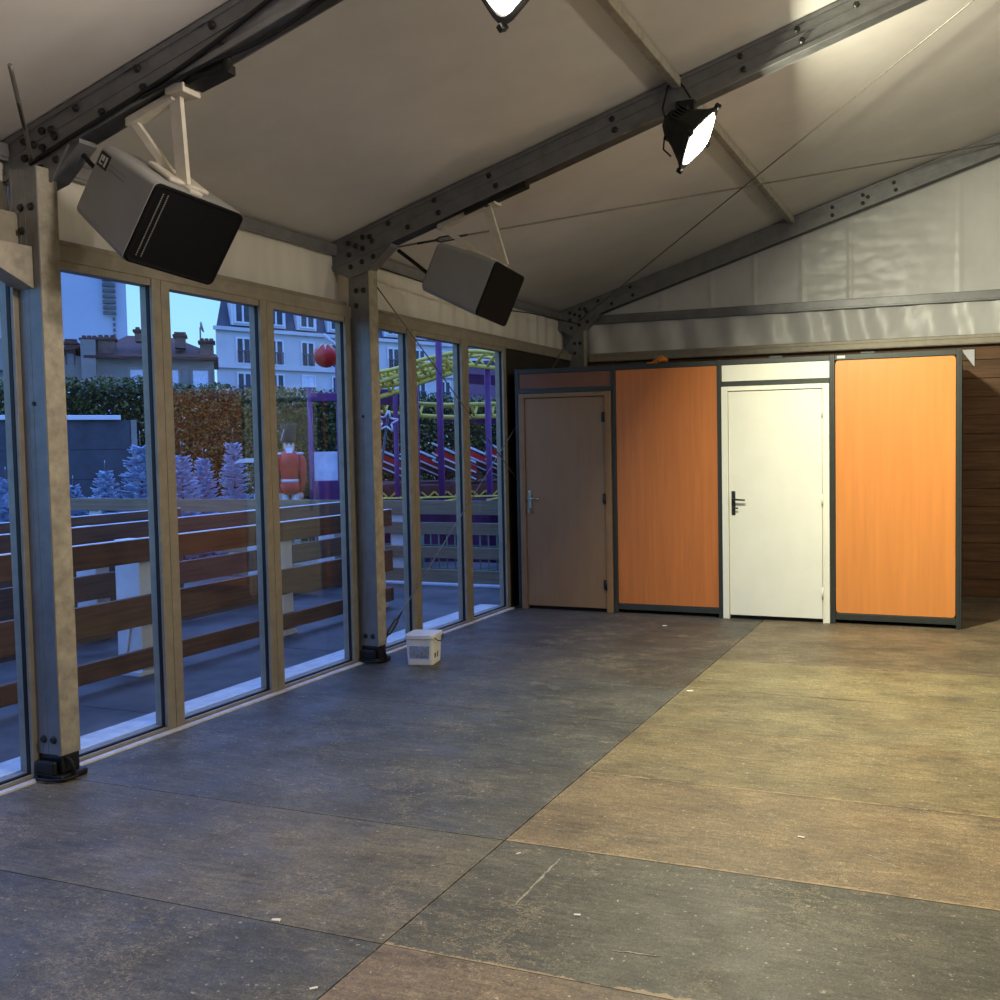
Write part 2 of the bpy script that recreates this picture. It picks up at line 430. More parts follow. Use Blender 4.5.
# ------------------------------------------------------------------ posts
def post(yf, top, label):
    p = thing('tent_post', label, 'post', (0, yf, 0), 0, 'aluminium posts along the window wall')
    b = B(); x0, x1, t, z0 = -.008, .163, .112, .125
    b.box((x0, 0, z0), (x1, t, top), .004)
    for xx in (x0+.055, x0+.088): b.box((xx, -.0015, z0+.01), (xx+.004, .002, top-.01))      # shallow keder grooves
    b.box((x1-.014, -.003, z0), (x1+.002, .004, top)); b.box((x0, -.003, z0), (x0+.012, .004, top))
    b.make('profile', M['alu'], p)
    b = B(); b.box((x1+.0005, .002, z0), (x1+.004, t-.002, top)); b.make('lit_side_face', M['alubeige'], p)  # warm room light on the inner face put into this paler sheet
    b = B(); b.box((-.005, -.022, 0), (.19, t+.02, .035), .01); b.box((.012, .004, .03), (.166, t-.004, .13), .012)
    b.box((.02, -.03, .03), (.15, -.005, .10), .01)
    b.make('foot', M['foot'], p)
    b = B(); b.tube([(.165, .02, .12), (.19, .03, .10), (.205, .04, .05), (.195, .05, .012), (.16, .02, .008)], .009, 8)
    b.tube([(.0, -.01, .02), (.06, -.05, .015), (.14, -.05, .015), (.2, -.01, .015), (.215, .05, .02)], .008, 8)
    b.make('strap', M['seal'], p)
    for xx in (.055, .12):
        bolt(p, (xx, 0, .20))
        bolt(p, (xx, 0, top-.19)) ; bolt(p, (xx, 0, top-.30)) if xx < .1 else None
    b = B(); b.lathe([(.011, 0), (.011, .003)], 10, Matrix.Translation((.088, -.001, 1.85)) @ Matrix.Rotation(PI/2, 4, 'X')); b.make('hole', M['seal'], p)
    return p
p1 = post(3.463, 2.98, 'tall aluminium tent post standing nearest the camera, under the wide speaker')
b = B(); b.prism([(.0, -.45, 2.60), (.0, -.002, 2.60), (.0, -.002, 2.40)], (.12, 0, 0)); b.make('gusset', M['alubeige'], p1)
post(6.18, 2.97, 'aluminium tent post behind the white square bucket')
post(10.40, 2.97, 'short visible corner post rising behind the cabin with the brown door')

# ------------------------------------------------------------------ rafters
def rafter(yf, label, bolts):
    bolts = [(x*KX, o) for x, o in bolts]
    r = thing('roof_rafter', label, 'rafter', (0, yf, 0), 0, 'sloping roof rafters')
    b = B(); t = .112; d = .205
    def sec(xa, xb, o0, o1, ya, yb):
        b.prism([(xa, ya, roofz(xa)-o0), (xb, ya, roofz(xb)-o0), (xb, ya, roofz(xb)-o1), (xa, ya, roofz(xa)-o1)], (0, yb-ya, 0))
    for xa, xb in ((-.17, RX), (RX, 2*RX+.17)):
        sec(xa, xb, .008, d, .008, t-.008)         # web
        sec(xa, xb, .008, .034, 0, t)              # top flange
        sec(xa, xb, d-.028, d, 0, t)               # bottom flange
        sec(xa, xb, .098, .104, .004, .009)
    b.make('beam', M['alu'], r)
    b = B(); b.prism([(-.17, .006, roofz(-.17)-d), (.36, .006, roofz(.36)-d), (.36, .006, roofz(.36)-d-.02), (.17, .006, 2.93), (-.02, .006, 2.88), (-.12, .006, 2.93)], (0, .10, 0))
    b.prism([(.0, -.006, 2.87), (.18, -.006, 2.92), (.30, -.006, roofz(.30)-d-.005), (-.10, -.006, roofz(-.1)-d-.005)], (0, .012, 0))
    b.make('eave_bracket', M['alu'], r)
    for x, o in bolts: bolt(r, (x, 0.004, roofz(x)-o))
    for x in (.02, .12, .22): bolt(r, (x, -.006, roofz(x)-d-.045))
    return r
BL = [(.0, .07), (.0, .15), (.06, .11), (.12, .07), (.12, .15), (.18, .09), (.2, .13), (.34, .06), (.5, .15), (.72, .05), (.75, .15), (1.15, .06), (1.2, .15), (2.05, .07), (2.07, .15), (2.9, .06), (2.92, .15), (3.25, .06), (3.28, .14), (3.6, .08)]
rafter(3.535, 'dark sloping roof rafter nearest the camera carrying black cables', BL)
rafter(6.176, 'sloping roof rafter meeting the post behind the bucket and carrying the white hot floodlight', BL)
rafter(10.40, 'far sloping rafter along the top of the silvery gable fabric', [(x, o) for x, o in BL if x < 1.0]+[(2.9, .07), (2.9, .15), (3.2, .07), (3.2, .15), (3.25, .11), (3.5, .07), (3.52, .15)])

def purlin(y0, y1, label):
    b = B(); x = 2.545; z = roofz(x)
    b.box((x-.03, y0, z-.075), (x+.03, y1, z-.010), .006)
    o = b.make('roof_purlin', M['alubeige']); tag(o, label, 'roof bar', 'slim bars under the roof fabric')
purlin(3.65, 6.17, 'slim roof bar running towards the camera from the floodlight rafter')
purlin(6.30, 10.39, 'slim roof bar running from the floodlight to the gable rafter')
purlin(-3.5, 3.53, 'slim roof bar overhead before the nearest rafter')

# ------------------------------------------------------------------ bracing cables
def cable(a, c, label, r=.006, tb=None, sag=0., name='bracing_cable', group='steel bracing cables', m='steelwire'):
    a = Vector(W(a)); c = Vector(W(c)); o = thing(name, label, 'cable', a, 0, group)
    n = 12; b = B()
    b.tube([(c-a)*(i/n)-Vector((0, 0, sag*math.sin(PI*i/n))) for i in range(n+1)], r, 6); b.make('wire', M[m], o)
    if tb:
        d = (c-a).normalized(); q = (c-a)*tb
        b = B(); side = d.cross(Vector((1, 0, 0.3))).normalized()*.017
        for s in (-1, 1): b.tube([q-d*.10, q-d*.06+side*s, q+d*.06+side*s, q+d*.10], .007, 6)
        b.tube([q-d*.24, q-d*.08], .009, 6); b.tube([q+d*.08, q+d*.16], .009, 6)
        b.make('turnbuckle', M['bolt'], o)
    return o
cable((.10, 11.84, 3.03), (4.55, 7.30, 4.46), 'long thin roof cable rising from the gable corner to the top right', .006)
cable((.16, 7.14, 3.08), (4.60, 11.83, 4.50), 'thin roof cable from behind the distant speaker to the gable rafter', .007, .09)
cable((.055, 7.22, 2.92), (.055, 11.75, .30), 'thin wall cable falling from the post top past the bucket windows', .005)
cable((.055, 7.2, .05), (.055, 11.75, 2.86), 'pale wall cable rising from the post foot beside the bucket', .005, .055)
cable((.10, 3.98, 3.02), (.50, 3.5, 3.26), 'dark cable dropping to the nearest rafter at the photo edge', .010, .5)

# ------------------------------------------------------------------ floodlights
def floodlight(name_label, pos, n, lens, up=(0, 0, 1), roll=0.):
    o = thing('floodlight', name_label, 'lamp', pos, 0, 'floodlights hung under the rafters')
    fm = frame_mtx((0, 0, 0), n, up) @ Matrix.Rotation(roll, 4, 'X')
    s = .155
    b = B()
    # housing: stacked rounded-square rings from back box to rim
    rings = [(-.24, .045), (-.20, .075), (-.12, .105), (-.03, .150), (0, .172), (.014, .172), (.014, .150)]
    vr = []
    for x, h in rings:
        q = []
        for k in range(24):
            a = 2*PI*k/24; cx, cz = math.cos(a), math.sin(a)
            e = .38
            q.append(b.bm.verts.new(fm @ Vector((x, h*math.copysign(abs(cx)**e, cx), h*math.copysign(abs(cz)**e, cz)))))
        vr.append(q)
    for a_, c_ in zip(vr, vr[1:]):
        for k in range(24): b.bm.faces.new((a_[k], a_[(k+1) % 24], c_[(k+1) % 24], c_[k]))
    b.bm.faces.new(vr[0])
    for k in range(-2, 3): b.box((-.20, k*.03-.004, -.10), (-.10, k*.03+.004, .10), 0, fm)
    b.make('housing', M['housing'], o)
    b = B(); lr = []
    for x, h in ((.008, .150), (.022, .140), (.034, .11), (.044, .06), (.047, .012)):
        lr.append([b.bm.verts.new(fm @ Vector((x, h*math.copysign(abs(math.cos(2*PI*k/24))**.5, math.cos(2*PI*k/24)), h*math.copysign(abs(math.sin(2*PI*k/24))**.5, math.sin(2*PI*k/24))))) for k in range(24)])
    for a_, c_ in zip(lr, lr[1:]):
        for k in range(24):
            q = b.bm.faces.new((a_[k], a_[(k+1) % 24], c_[(k+1) % 24], c_[k])); q.smooth = True
    b.bm.faces.new(lr[-1])
    b.make('lens', lens, o)
    for sy in (-1, 1):
        for sz in (-1, 1):
            b = B(); b.box((-.01, sy*.158-.014, sz*.158-.014), (.028, sy*.158+.014, sz*.158+.014), .004, fm); b.make('corner_clip', M['housing'], o)
    return o, fm
def area(name, pos, n, size, energy, col, spread=PI):
    l = bpy.data.lights.new(name, 'AREA'); l.shape = 'DISK'; l.size = size; l.energy = energy; l.color = col; l.spread = spread
    o = bpy.data.objects.new(name, l); COL.objects.link(o)
    o.location = pos; o.rotation_euler = Vector(n).to_track_quat('-Z', 'Y').to_euler(); return o
NA = Vector((.80, .10, -.58)).normalized(); PA = Vector((2.70, 6.10, 3.545))
lampA, _ = floodlight('lit floodlight with a black housing hanging under the middle rafter', PA, NA, M['lens'], (.25, .5, 1), 1.385)
b = B(); b.tube([(-.07, .02, .14), (-.10, .08, .20), (-.11, .12, .26)], .014, 6); b.box((-.16, .05, .19), (-.03, .11, .27), .01); b.box((-.14, .0, .1), (-.06, .06, .22), .01); b.make('bracket', M['housing'], lampA)
b = B(); b.tube([(-.12, -.02, .10), (-.20, -.02, .12), (-.235, .02, .22), (-.21, .06, .37), (-.16, .085, .42), (-.11, .085, .36), (-.05, .085, .26)], .007, 6)
b.tube([(-.14, .085, .42), (-.12, .08, .47), (-.14, .08, .53), (-.19, .085, .56)], .007, 6)
b.tube([(-.13, -.03, .06), (-.21, -.03, .02), (-.22, -.02, -.05), (-.17, -.02, -.10)], .006, 6)
b.make('lamp_cable', M['cable'], lampA)
area('floodlight_beam', PA+NA*.09, NA, .28, 318, (1., .96, .72))
NB = Vector((-.34, -.84, -.44)).normalized(); PB = Vector((2.70, 3.36, 3.41))
lampB, _ = floodlight('glaring floodlight cut by the top edge of the photo', PB, NB, M['lens2'], (0, 0, 1), .35)
b = B(); b.tube([(.02, .02, .1), (.02, .06, .2), (.0, .1, .33)], .014, 6); b.box((-.06, .08, .24), (.06, .14, .34), .01); b.make('bracket', M['housing'], lampB)
area('floodlight_beam', PB+NB*.09, NB, .28, 66, (1, .86, .76))
# fill floodlights added out of view at the right to warm the window wall
for q, n, e in (((7.4, 3.4, 3.45), (-.8, .1, -.6), 44), ((7.4, 6.0, 3.45), (-.8, -.1, -.6), 38)):
    pos = Vector(q); n = Vector(n).normalized()
    lab = 'added fill floodlight out of sight past the right end of the nearest rafter' if q[1] < 5 else 'added fill floodlight out of sight past the right end of the middle rafter'
    lc, _ = floodlight(lab, pos, n, M['lens2'])
    b = B(); b.tube([(0, 0, .08), (0, .03, .3), (0, .03, roofz(q[0])-q[2]-.06)], .014, 6); b.make('bracket', M['housing'], lc)
    area('floodlight_beam', pos+n*.09, n, .28, e, (1, .90, .78))

# ------------------------------------------------------------------ speakers
def basis(a):
    az, el, ro = a
    f = Vector((math.cos(az)*math.cos(el), -math.sin(az)*math.cos(el), -math.sin(el)))
    rt = f.cross(Vector((0, 0, 1))).normalized(); up = rt.cross(f)
    c, s = math.cos(ro), math.sin(ro)
    return f, c*rt+s*up, -s*rt+c*up
def speaker(pos, a, label, topz, legs, badge):
    f, rt, up = basis(a)
    o = thing('loudspeaker', label, 'speaker', pos, 0, 'white loudspeakers under the rafters')
    m = Matrix((f, rt, up)).transposed().to_4x4()       # local x out of the front, y towards the camera side, z up
    w, h, d = .493, .40, .483
    b = B()
    # tapered cabinet with rounded vertical section
    def rr(hw, hh, r, n=5):
        out = []
        for cy, cz, a0 in ((hw-r, hh-r, 0), (-(hw-r), hh-r, 90), (-(hw-r), -(hh-r), 180), (hw-r, -(hh-r), 270)):
            for k in range(n+1):
                t = math.radians(a0+90*k/n); out.append((cy+r*math.cos(t), cz+r*math.sin(t)))
        return out
    secs = [(0, w/2, h/2, .03), (-.02, w/2, h/2, .03), (-d+.02, w/2-.004, h/2-.018, .04), (-d, w/2-.02, h/2-.036, .03)]
    vr = [[b.bm.verts.new(m @ Vector((x, y, z))) for y, z in rr(hw, hh, r)] for x, hw, hh, r in secs]
    n = len(vr[0])
    for p_, q_ in zip(vr, vr[1:]):
        for k in range(n): b.bm.faces.new((p_[k], p_[(k+1) % n], q_[(k+1) % n], q_[k]))
    b.bm.faces.new(vr[0]); b.bm.faces.new(vr[-1])
    b.make('cabinet', M['cab'], o)
    b = B(); fr = [(.0, w/2-.004, h/2-.004, .03), (.012, w/2-.004, h/2-.004, .03), (.016, w/2-.012, h/2-.012, .026), (.012, w/2-.022, h/2-.022, .02), (.013, .1, .08, .02)]
    vr = [[b.bm.verts.new(m @ Vector((x, y, z))) for y, z in rr(hw, hh, r)] for x, hw, hh, r in fr]
    for p_, q_ in zip(vr, vr[1:]):
        for k in range(n): b.bm.faces.new((p_[k], p_[(k+1) % n], q_[(k+1) % n], q_[k]))
    b.bm.faces.new(vr[-1]); g = b.make('grille', M['grille'], o)
    if badge:
        b = B()
        for yy in (w/2-.05, w/2-.075):
            for k in range(30): b.box((.013, yy-.0025, -h/2+.045+k*.0106), (.0165, yy+.0025, -h/2+.045+k*.0106+.006), 0, m)
        b.make('perforation', M['stitch'], g)
        b = B(); ys_ = w/2-.0055
        b.box((-d+.035, ys_-.004, .078), (-d+.115, ys_+.007, .150), .002, m); bd = b.make('badge', M['badge'], o)
        b = B()
        for x0, x1, z0, z1 in ((.050, .058, .092, .136), (.058, .080, .092, .100), (.064, .080, .112, .136), (.092, .097, .090, .138), (.101, .104, .090, .138)):
            b.box((-d+x0, ys_+.006, z0), (-d+x1, ys_+.009, z1), 0, m)
        b.make('badge_mark', M['pale'], bd)
        b = B()
        for k in range(2): b.box((-d+.13, ys_-.002, .118-k*.022), (-.21, ys_+.0065, .121-k*.022), 0, m)
        b.make('printed_line', M['stitch'], o)
    # mount: top plate + two legs up to a bar under the rafter
    b = B(); b.box((-.36, -.02, h/2-.02), (-.03, .05, h/2+.012), .004, m); b.box((-.30, -.10, h/2-.004), (-.10, .12, h/2+.02), .01, m)
    pl = b.make('mount_plate', M['bracket'], o)
    yb = legs['y']
    (xa, xb) = legs['x']
    b = B(); z1, z2 = roofz(xa)-.215, roofz(xb)-.215
    P = Vector(pos)
    b.prism([Vector((xa, yb-.03, z1))-P, Vector((xb, yb-.03, z2))-P, Vector((xb, yb-.03, z2-.035))-P, Vector((xa, yb-.03, z1-.035))-P], (0, .06, 0))
    b.box(Vector((xb-.02, yb-.05, z2-.02))-P, Vector((xb+.09, yb+.06, z2+.025))-P, .006)
    b.make('mount_bar', M['bracket'], o)
    for (x0, z0), (lx, ly, lz), wd in (((xa+.03, z1-.02), legs['a'], .018), ((xb-.0, z2-.01), legs['b'], .032)):
        b = B(); A = Vector((x0, yb, z0))-P; C = m @ Vector((lx, ly, lz))
        t = (C-A).normalized(); s1 = t.cross(Vector((0, 1, 0))).normalized()*wd; s2 = t.cross(s1).normalized()*.012
        b.prism([A-s1-s2, A+s1-s2, A+s1+s2, A-s1+s2], C-A); b.make('mount_leg', M['bracket'], o)
    return o
speaker((.840, 3.685, 2.629), (.214, .575, .131), 'big white loudspeaker hung from the nearest rafter, wide black grille and black badge', 0,
        dict(y=3.60, x=(.62, .90), a=(-.22, .03, .205), b=(-.12, .03, .205)), True)
speaker((1.163, 6.334, 2.697), (.001, .407, .077), 'white loudspeaker hung from the middle rafter above the bucket bay', 0,
        dict(y=6.24, x=(.735, 1.12), a=(-.22, .0, .205), b=(-.05, .0, .205)), False)

def cord(pts, label, r=.008):
    # smooth through points
    P = [Vector(W(q)) for q in pts]; out = []
    for i in range(len(P)-1):
        p0, p1, p2, p3 = P[max(i-1, 0)], P[i], P[i+1], P[min(i+2, len(P)-1)]
        for k in range(6):
            t = k/6
            out.append(.5*((2*p1)+(-p0+p2)*t+(2*p0-5*p1+4*p2-p3)*t*t+(-p0+3*p1-3*p2+p3)*t**3))
    out.append(P[-1]); b = B(); b.tube(out, r, 8)
    o = b.make('power_cable', M['cable']); return tag(o, label, 'cable', 'black power cables')
def rz(x): return roofz(x*KX)
def under(x, off=.205, y=4.015): return (x, y, rz(x)-off)
cord([under(.05, .20), under(.3, .20, 4.0), under(.6, .185), under(.95, .175), under(1.2, .15), under(1.55, .10), under(1.9, .07)], 'black cable run along the face of the nearest rafter', .011)
cord([under(.75, .2), under(1.0, .215), (1.12, 4.03, rz(1.12)-.215), (1.35, 4.05, rz(1.35)-.235), (1.55, 4.06, rz(1.55)-.23), (1.8, 4.06, rz(1.8)-.205), (2.2, 4.05, rz(2.2)-.2)], 'black cable sagging just below the nearest rafter', .009)
cord([(.30, 4.1, 3.06), (.36, 4.12, 2.985), (.45, 4.12, 2.975), (.50, 4.14, 2.985), (.53, 4.15, 2.95)], 'short black lead into the back of the big badge speaker', .012)
cord([(.38, 7.10, 3.06), (.48, 7.12, 2.98), (.60, 7.14, 2.88), (.70, 7.16, 2.80), (.72, 7.18, 2.82)], 'short black lead into the back of the speaker on the middle rafter', .014)
cord([(.10, 7.17, 2.99), (.14, 8.2, 2.95), (.08, 9.5, 2.93), (.08, 10.6, 2.98), (.1, 11.9, 3.0)], 'slack cable strung behind the middle-rafter speaker along the eave', .006)
cord([(1.00, 4.06, rz(1.0)-.205), (1.1, 4.07, rz(1.1)-.235), (1.17, 4.08, rz(1.17)-.24), (1.2, 4.06, rz(1.2)-.21)], 'black cable loop tied at the big speaker bracket', .022)
b = B(); b.prism([W(q) for q in ((.95, 7.04, rz(.95)-.21), (1.42, 7.04, rz(1.42)-.21), (1.42, 7.04, rz(1.42)-.245), (.95, 7.04, rz(.95)-.245))], (0, .07, 0))
o = b.make('rafter_clamp', M['housing']); tag(o, 'dark clamp strip under the middle rafter above the speaker bracket', 'clamp')
b = B(); b.prism([W(q) for q in ((.98, 4.05, rz(.98)-.21), (1.17, 4.05, rz(1.17)-.21), (1.17, 4.05, rz(1.17)-.25), (.98, 4.05, rz(.98)-.24))], (0, .1, 0))
o = b.make('rafter_clamp', M['housing']); tag(o, 'dark clamp under the nearest rafter above the badge speaker bracket', 'clamp')

# ------------------------------------------------------------------ cabin partition
YP = 8.739; UX = [.115, 1.128, 2.161, 3.1775, 4.227]; HT = 2.372
pf = thing('partition_frame', 'anthracite metal frame of the cabin row with uprights and rails', 'partition', (2.1, YP, 0))
def L(x, y, z): return (x-2.1, y-YP, z)
for i, x in enumerate(UX):
    b = B(); b.box(L(x-.022, YP, .0), L(x+.022, YP+.05, HT), .004); b.box(L(x-.006, YP-.004, .0), L(x+.006, YP+.01, HT-.002), .002); b.make('upright', M['pframe'], pf)
for i in range(4):
    b = B(); b.box(L(UX[i]+.022, YP+.004, 2.322), L(UX[i+1]-.022, YP+.05, HT-.004), .003); b.make('top_rail', M['pframe'], pf)
for i in (1, 3):
    b = B(); b.box(L(UX[i]+.022, YP+.004, .035), L(UX[i+1]-.022, YP+.05, .092), .003); b.make('bottom_rail', M['pframe'], pf)
for i in (0, 2):
    b = B(); b.box(L(UX[i]+.022, YP+.004, 2.128), L(UX[i+1]-.022, YP+.05, 2.172), .003); b.make('door_rail', M['pframe'], pf)
b = B(); b.box(L(4.19, YP+.05, .02), L(4.235, 10.47, HT-.02)); b.box(L(4.215, YP+.05, .0), L(4.25, YP+.12, HT), .004); b.make('side_panel', M['darkpanel'], pf)
b = B(); b.box(L(.18, YP+.06, HT-.045), L(4.19, 10.30, HT-.02)); b.make('light_block_lid', M['darkpanel'], pf)  # unseen dark lid added to keep light out of the cabins
b = B(); b.box(L(.112, YP+.06, .02), L(.14, 10.30, HT-.02)); b.make('side_panel', M['darkpanel'], pf)
b = B(); b.box(L(3.22, YP+.0, 2.335), L(3.29, YP+.002, 2.36)); b.make('sticker', M['pale'], pf)
for x in (1.30, 2.62, 3.42):
    b = B(); b.box(L(x, YP+.01, HT-.004), L(x+.12, YP+.05, HT+.014), .003); b.make('clip', M['pframe'], pf)

def panel(x0, x1, z0, z1, m, label, name='partition_panel', cat='panel', group='cabin front panels', corner=.03):
    w, h = x1-x0, z1-z0; pts = []
    for cx, cz, a0 in ((w/2-corner, h-corner, 0), (-(w/2-corner), h-corner, 90), (-(w/2-corner), corner, 180), (w/2-corner, corner, 270)):
        for k in range(4):
            t = math.radians(a0+90*k/3); pts.append((cx+corner*math.cos(t), 0, cz+corner*math.sin(t)))
    b = B(); b.prism(pts, (0, .024, 0))
    o = b.make(name, m, None, ((x0+x1)/2, YP+.012, z0)); return tag(o, label, cat, group)
bk = B()   # gaskets behind the panels belong to the frame
for x0, x1, z0, z1 in ((1.150, 2.139, .092, 2.322), (3.20, 4.205, .092, 2.322), (.137, 1.106, 2.172, 2.322), (2.183, 3.155, 2.172, 2.322)):
    bk.box(L(x0, YP+.036, z0), L(x1, YP+.045, z1))
bk.make('gasket', M['seal'], pf)
for o in (panel(1.152, 2.137, .094, 2.320, M['orange2'], 'orange wood panel between the brown door and the white door', corner=.006),
          panel(3.203, 4.200, .096, 2.318, M['orange'], 'bright orange panel with rounded corners right of the white door', corner=.028),
          panel(.139, 1.104, 2.174, 2.320, M['transom'], 'narrow brown panel above the brown door', corner=.004),
          panel(2.185, 3.153, 2.174, 2.320, M['wdoor'], 'narrow white panel above the white door', corner=.004)):
    o['kind'] = 'thing'

def door(x0, x1, mf, ml, mh, label, chrome):
    d = thing('cabin_door', label, 'door', ((x0+x1)/2, YP, 0), 0, 'doors of the cabin row'); d['kind'] = 'thing'
    h = (x1-x0)/2; t = .060
    b = B()
    b.box((-h, -.020, .0), (-h+t, .06, 2.125), .004); b.box((h-t, -.020, .0), (h, .06, 2.125), .004); b.box((-h+t, -.020, 2.082), (h-t, .06, 2.125), .003)
    b.box((-h+t-.012, -.028, .0), (-h+t-.002, -.018, 2.09)); b.box((h-t+.002, -.028, .0), (h-t+.012, -.018, 2.09)); b.box((-h+t-.01, -.028, 2.085), (h-t+.01, -.018, 2.093))
    b.make('door_frame', mf, d)
    b = B(); b.box((-h+t+.004, -.012, .037), (h-t-.004, .030, 2.077), .003); lf = b.make('door_leaf', ml, d)
    b = B(); b.box((-h+t, .03, 0), (h-t, .04, 2.09)); b.make('door_backing', M['seal'], d)
    # handle: plate, lever
    hx = -h+t+.045
    b = B(); b.box((hx-.018, -.020, .955), (hx+.018, -.011, 1.175), .006)
    b.tube([(hx, -.018, 1.10), (hx, -.06, 1.10)], .010, 10); b.tube([(hx-.004, -.06, 1.10), (hx+.05, -.062, 1.098), (hx+.115, -.058, 1.094)], [.010, .009, .008], 10)
    if chrome: b.tube([(hx, -.02, 1.0), (hx, -.045, 1.0)], .008, 8); b.box((hx-.012, -.047, .955), (hx+.012, -.043, 1.0))
    else: b.tube([(hx, -.018, 1.02), (hx+.01, -.045, 1.02), (hx+.05, -.05, 1.02)], .007, 8)
    b.make('door_handle', M['chrome' if chrome else 'dhandle'], lf)
    for z in (.27, 1.10, 1.88):
        b = B(); b.lathe([(.009, -.05), (.009, .05)], 10, Matrix.Translation((h-t-.001, -.030, z))); b.box((h-t-.03, -.024, z-.045), (h-t, -.018, z+.045)) if chrome else None
        b.make('hinge', M['bolt'] if chrome else M['wdoor'], d)
    return d
door(.139, 1.104, M['bframe'], M['bdoor'], None, 'dull brown wooden door beside the windows with a chrome lever', True)
door(2.185, 3.153, M['wdoor'], M['wdoor'], None, 'plain white door between the two orange panels with a dark lever', False)
# things at the cabin top edge
b = B(); b.tube([(-.07, 0, .012), (-.02, .02, .03), (.03, -.01, .045), (.08, .015, .03)], [.012, .03, .034, .012], 8); b.box((-.12, -.02, 0), (-.02, .03, .02), .006)
o = b.make('orange_rag', M['tape'], None, (1.57, YP+.07, HT-.006)); tag(o, 'small crumpled orange cloth lying on the cabin row top edge', 'cloth')
b = B(); b.prism([(-.055, 0, .08), (.06, 0, .08), (.06, 0, -.09), (.04, 0, -.07), (-.045, 0, .05)], (0, .02, 0))
o = b.make('white_board', M['whitep'], None, (4.285, Y1-.022, 2.44)); tag(o, 'little white board on the dark plank wall at the cabin corner', 'board')

# ------------------------------------------------------------------ bucket
bu = thing('bucket', 'white square plastic bucket with a lid on the floor by the post', 'bucket', (.487, 6.30, 0), math.radians(12))
def sq(h, r, z, n=5):
    out = []
    for cx, cy, a0 in ((h-r, h-r, 0), (-(h-r), h-r, 90), (-(h-r), -(h-r), 180), (h-r, -(h-r), 270)):
        for k in range(n+1):
            t = math.radians(a0+90*k/n); out.append((cx+r*math.cos(t), cy+r*math.sin(t), z))
    return out
def loft(b, secs):
    vr = [[b.bm.verts.new(q) for q in s] for s in secs]; n = len(vr[0])
    for a_, c_ in zip(vr, vr[1:]):
        for k in range(n): b.bm.faces.new((a_[k], a_[(k+1) % n], c_[(k+1) % n], c_[k]))
    b.bm.faces.new(vr[0][::-1]); b.bm.faces.new(vr[-1]); return b
loft(B(), [sq(.094, .022, .0), sq(.098, .024, .006), sq(.108, .028, .205)]).make('body', M['bucket'], bu)
loft(B(), [sq(.113, .03, .196), sq(.116, .032, .2), sq(.116, .032, .222), sq(.112, .03, .228), sq(.104, .026, .229), sq(.102, .025, .225)]).make('lid', M['bucket'], bu)
b = B()
b.prism([(-.075, -.100, .05), (.072, -.100, .05), (.078, -.1065, .145), (-.078, -.1065, .145)], (0, -.001, 0)); b.make('label', M['blabel'], bu)
b = B()
for x in (-.06, -.035, -.005, .03, .05): b.box((x, -.1055, .075), (x+.014, -.1035-.002, .12))
b.make('label_print', M['pale'], bu)
b = B(); b.prism([(.1005, .0, .045), (.1005, .02, .045), (.1025, .02, .09), (.1025, .0, .09)], (.001, 0, 0)); b.make('side_mark', M['bdark'], bu); b = B(); b.prism([(.1005, -.06, .05), (.1005, -.03, .05), (.1025, -.03, .085), (.1025, -.06, .085)], (.0006, 0, 0)); b.make('side_mark', M['bdark'], bu)
b = B(); b.tube([(.118, -.095, .205), (.13, -.06, .18), (.134, 0, .168), (.13, .06, .18), (.118, .095, .205)], .004, 6); b.make('bail', M['seal'], bu)

# ------------------------------------------------------------------ scraps on the floor
def crumb(x, y, s, label, rz=0):
    b = B(); b.box((-s, -s*.5, 0), (s, s*.5, s*.35), s*.12)
    for v in b.bm.verts: v.co += Vector((noise.noise(v.co*60+Vector((x, y, 0))), noise.noise(v.co*55+Vector((y, x, 3))), 0))*s*.3
    o = b.make('floor_scrap', M['crumb'], None, (x*KX, y*KY, -.001), (0, 0, rz)); return tag(o, label, 'scrap', 'pale scraps on the floor')
crumb(2.569, 6.892, .022, 'pale scrap lying on the long floor joint halfway to the white door', .6)
crumb(2.077, 3.011, .016, 'pale scrap lying on the dark cross joint near the camera', .3)
crumb(2.615, 3.879, .010, 'tiny pale scrap beside the long joint on the greenish board', 1.)
crumb(3.02, 3.43, .012, 'pale splinter on the greenish board near the camera', .2)
crumb(1.74, 9.35, .018, 'pale scrap on the floor in front of the left orange panel', .4)
crumb(3.62, 4.46, .014, 'pale splinter on the tan board at the floor front', -.2)
crumb(2.46, 2.66, .012, 'pale chip at the very front of the floor', .7)

def streak(a, c, w, label, seed):
    R_ = random.Random(seed); a = Vector((*a, 0)); c = Vector((*c, 0)); n = 14; d = (c-a).normalized(); sd = Vector((-d.y, d.x, 0)); b = B()
    L_, R2 = [], []
    for i in range(n+1):
        q = a.lerp(c, i/n)+sd*R_.uniform(-.003, .003); ww = w*R_.uniform(.3, 1.)*(1 if 0 < i < n else .2)
        L_.append(q+sd*ww); R2.append(q-sd*ww)
    b.prism([(p.x, p.y, -.0005) for p in L_]+[(p.x, p.y, -.0005) for p in reversed(R2)], (0, 0, .0012))
    o = b.make('paint_streak', M['streak']); return tag(o, label, 'mark', 'pale streaks on the floor')
streak((2.849, 3.012), (2.845, 3.42), .007, 'long white paint streak across the greenish board by the long joint', 1)
streak((3.96, 3.84), (4.08, 3.76), .005, 'short pale scratch on the tan board near the right edge', 2)
streak((3.27, 2.834), (3.43, 2.846), .004, 'thin pale scratch low on the greenish board', 3)

# ------------------------------------------------------------------ outside: deck, fences
b = B()
for j in range(8): b.box((-9, -3.+j*1.9, -.06), (-.08, -3.+j*1.9+1.893, -.012))
struct(b.make('deck', M['deck']))
b = B(); b.box((-260, -60, -.6), (60, 260, -.45)); struct(b.make('ground', M['ground']))

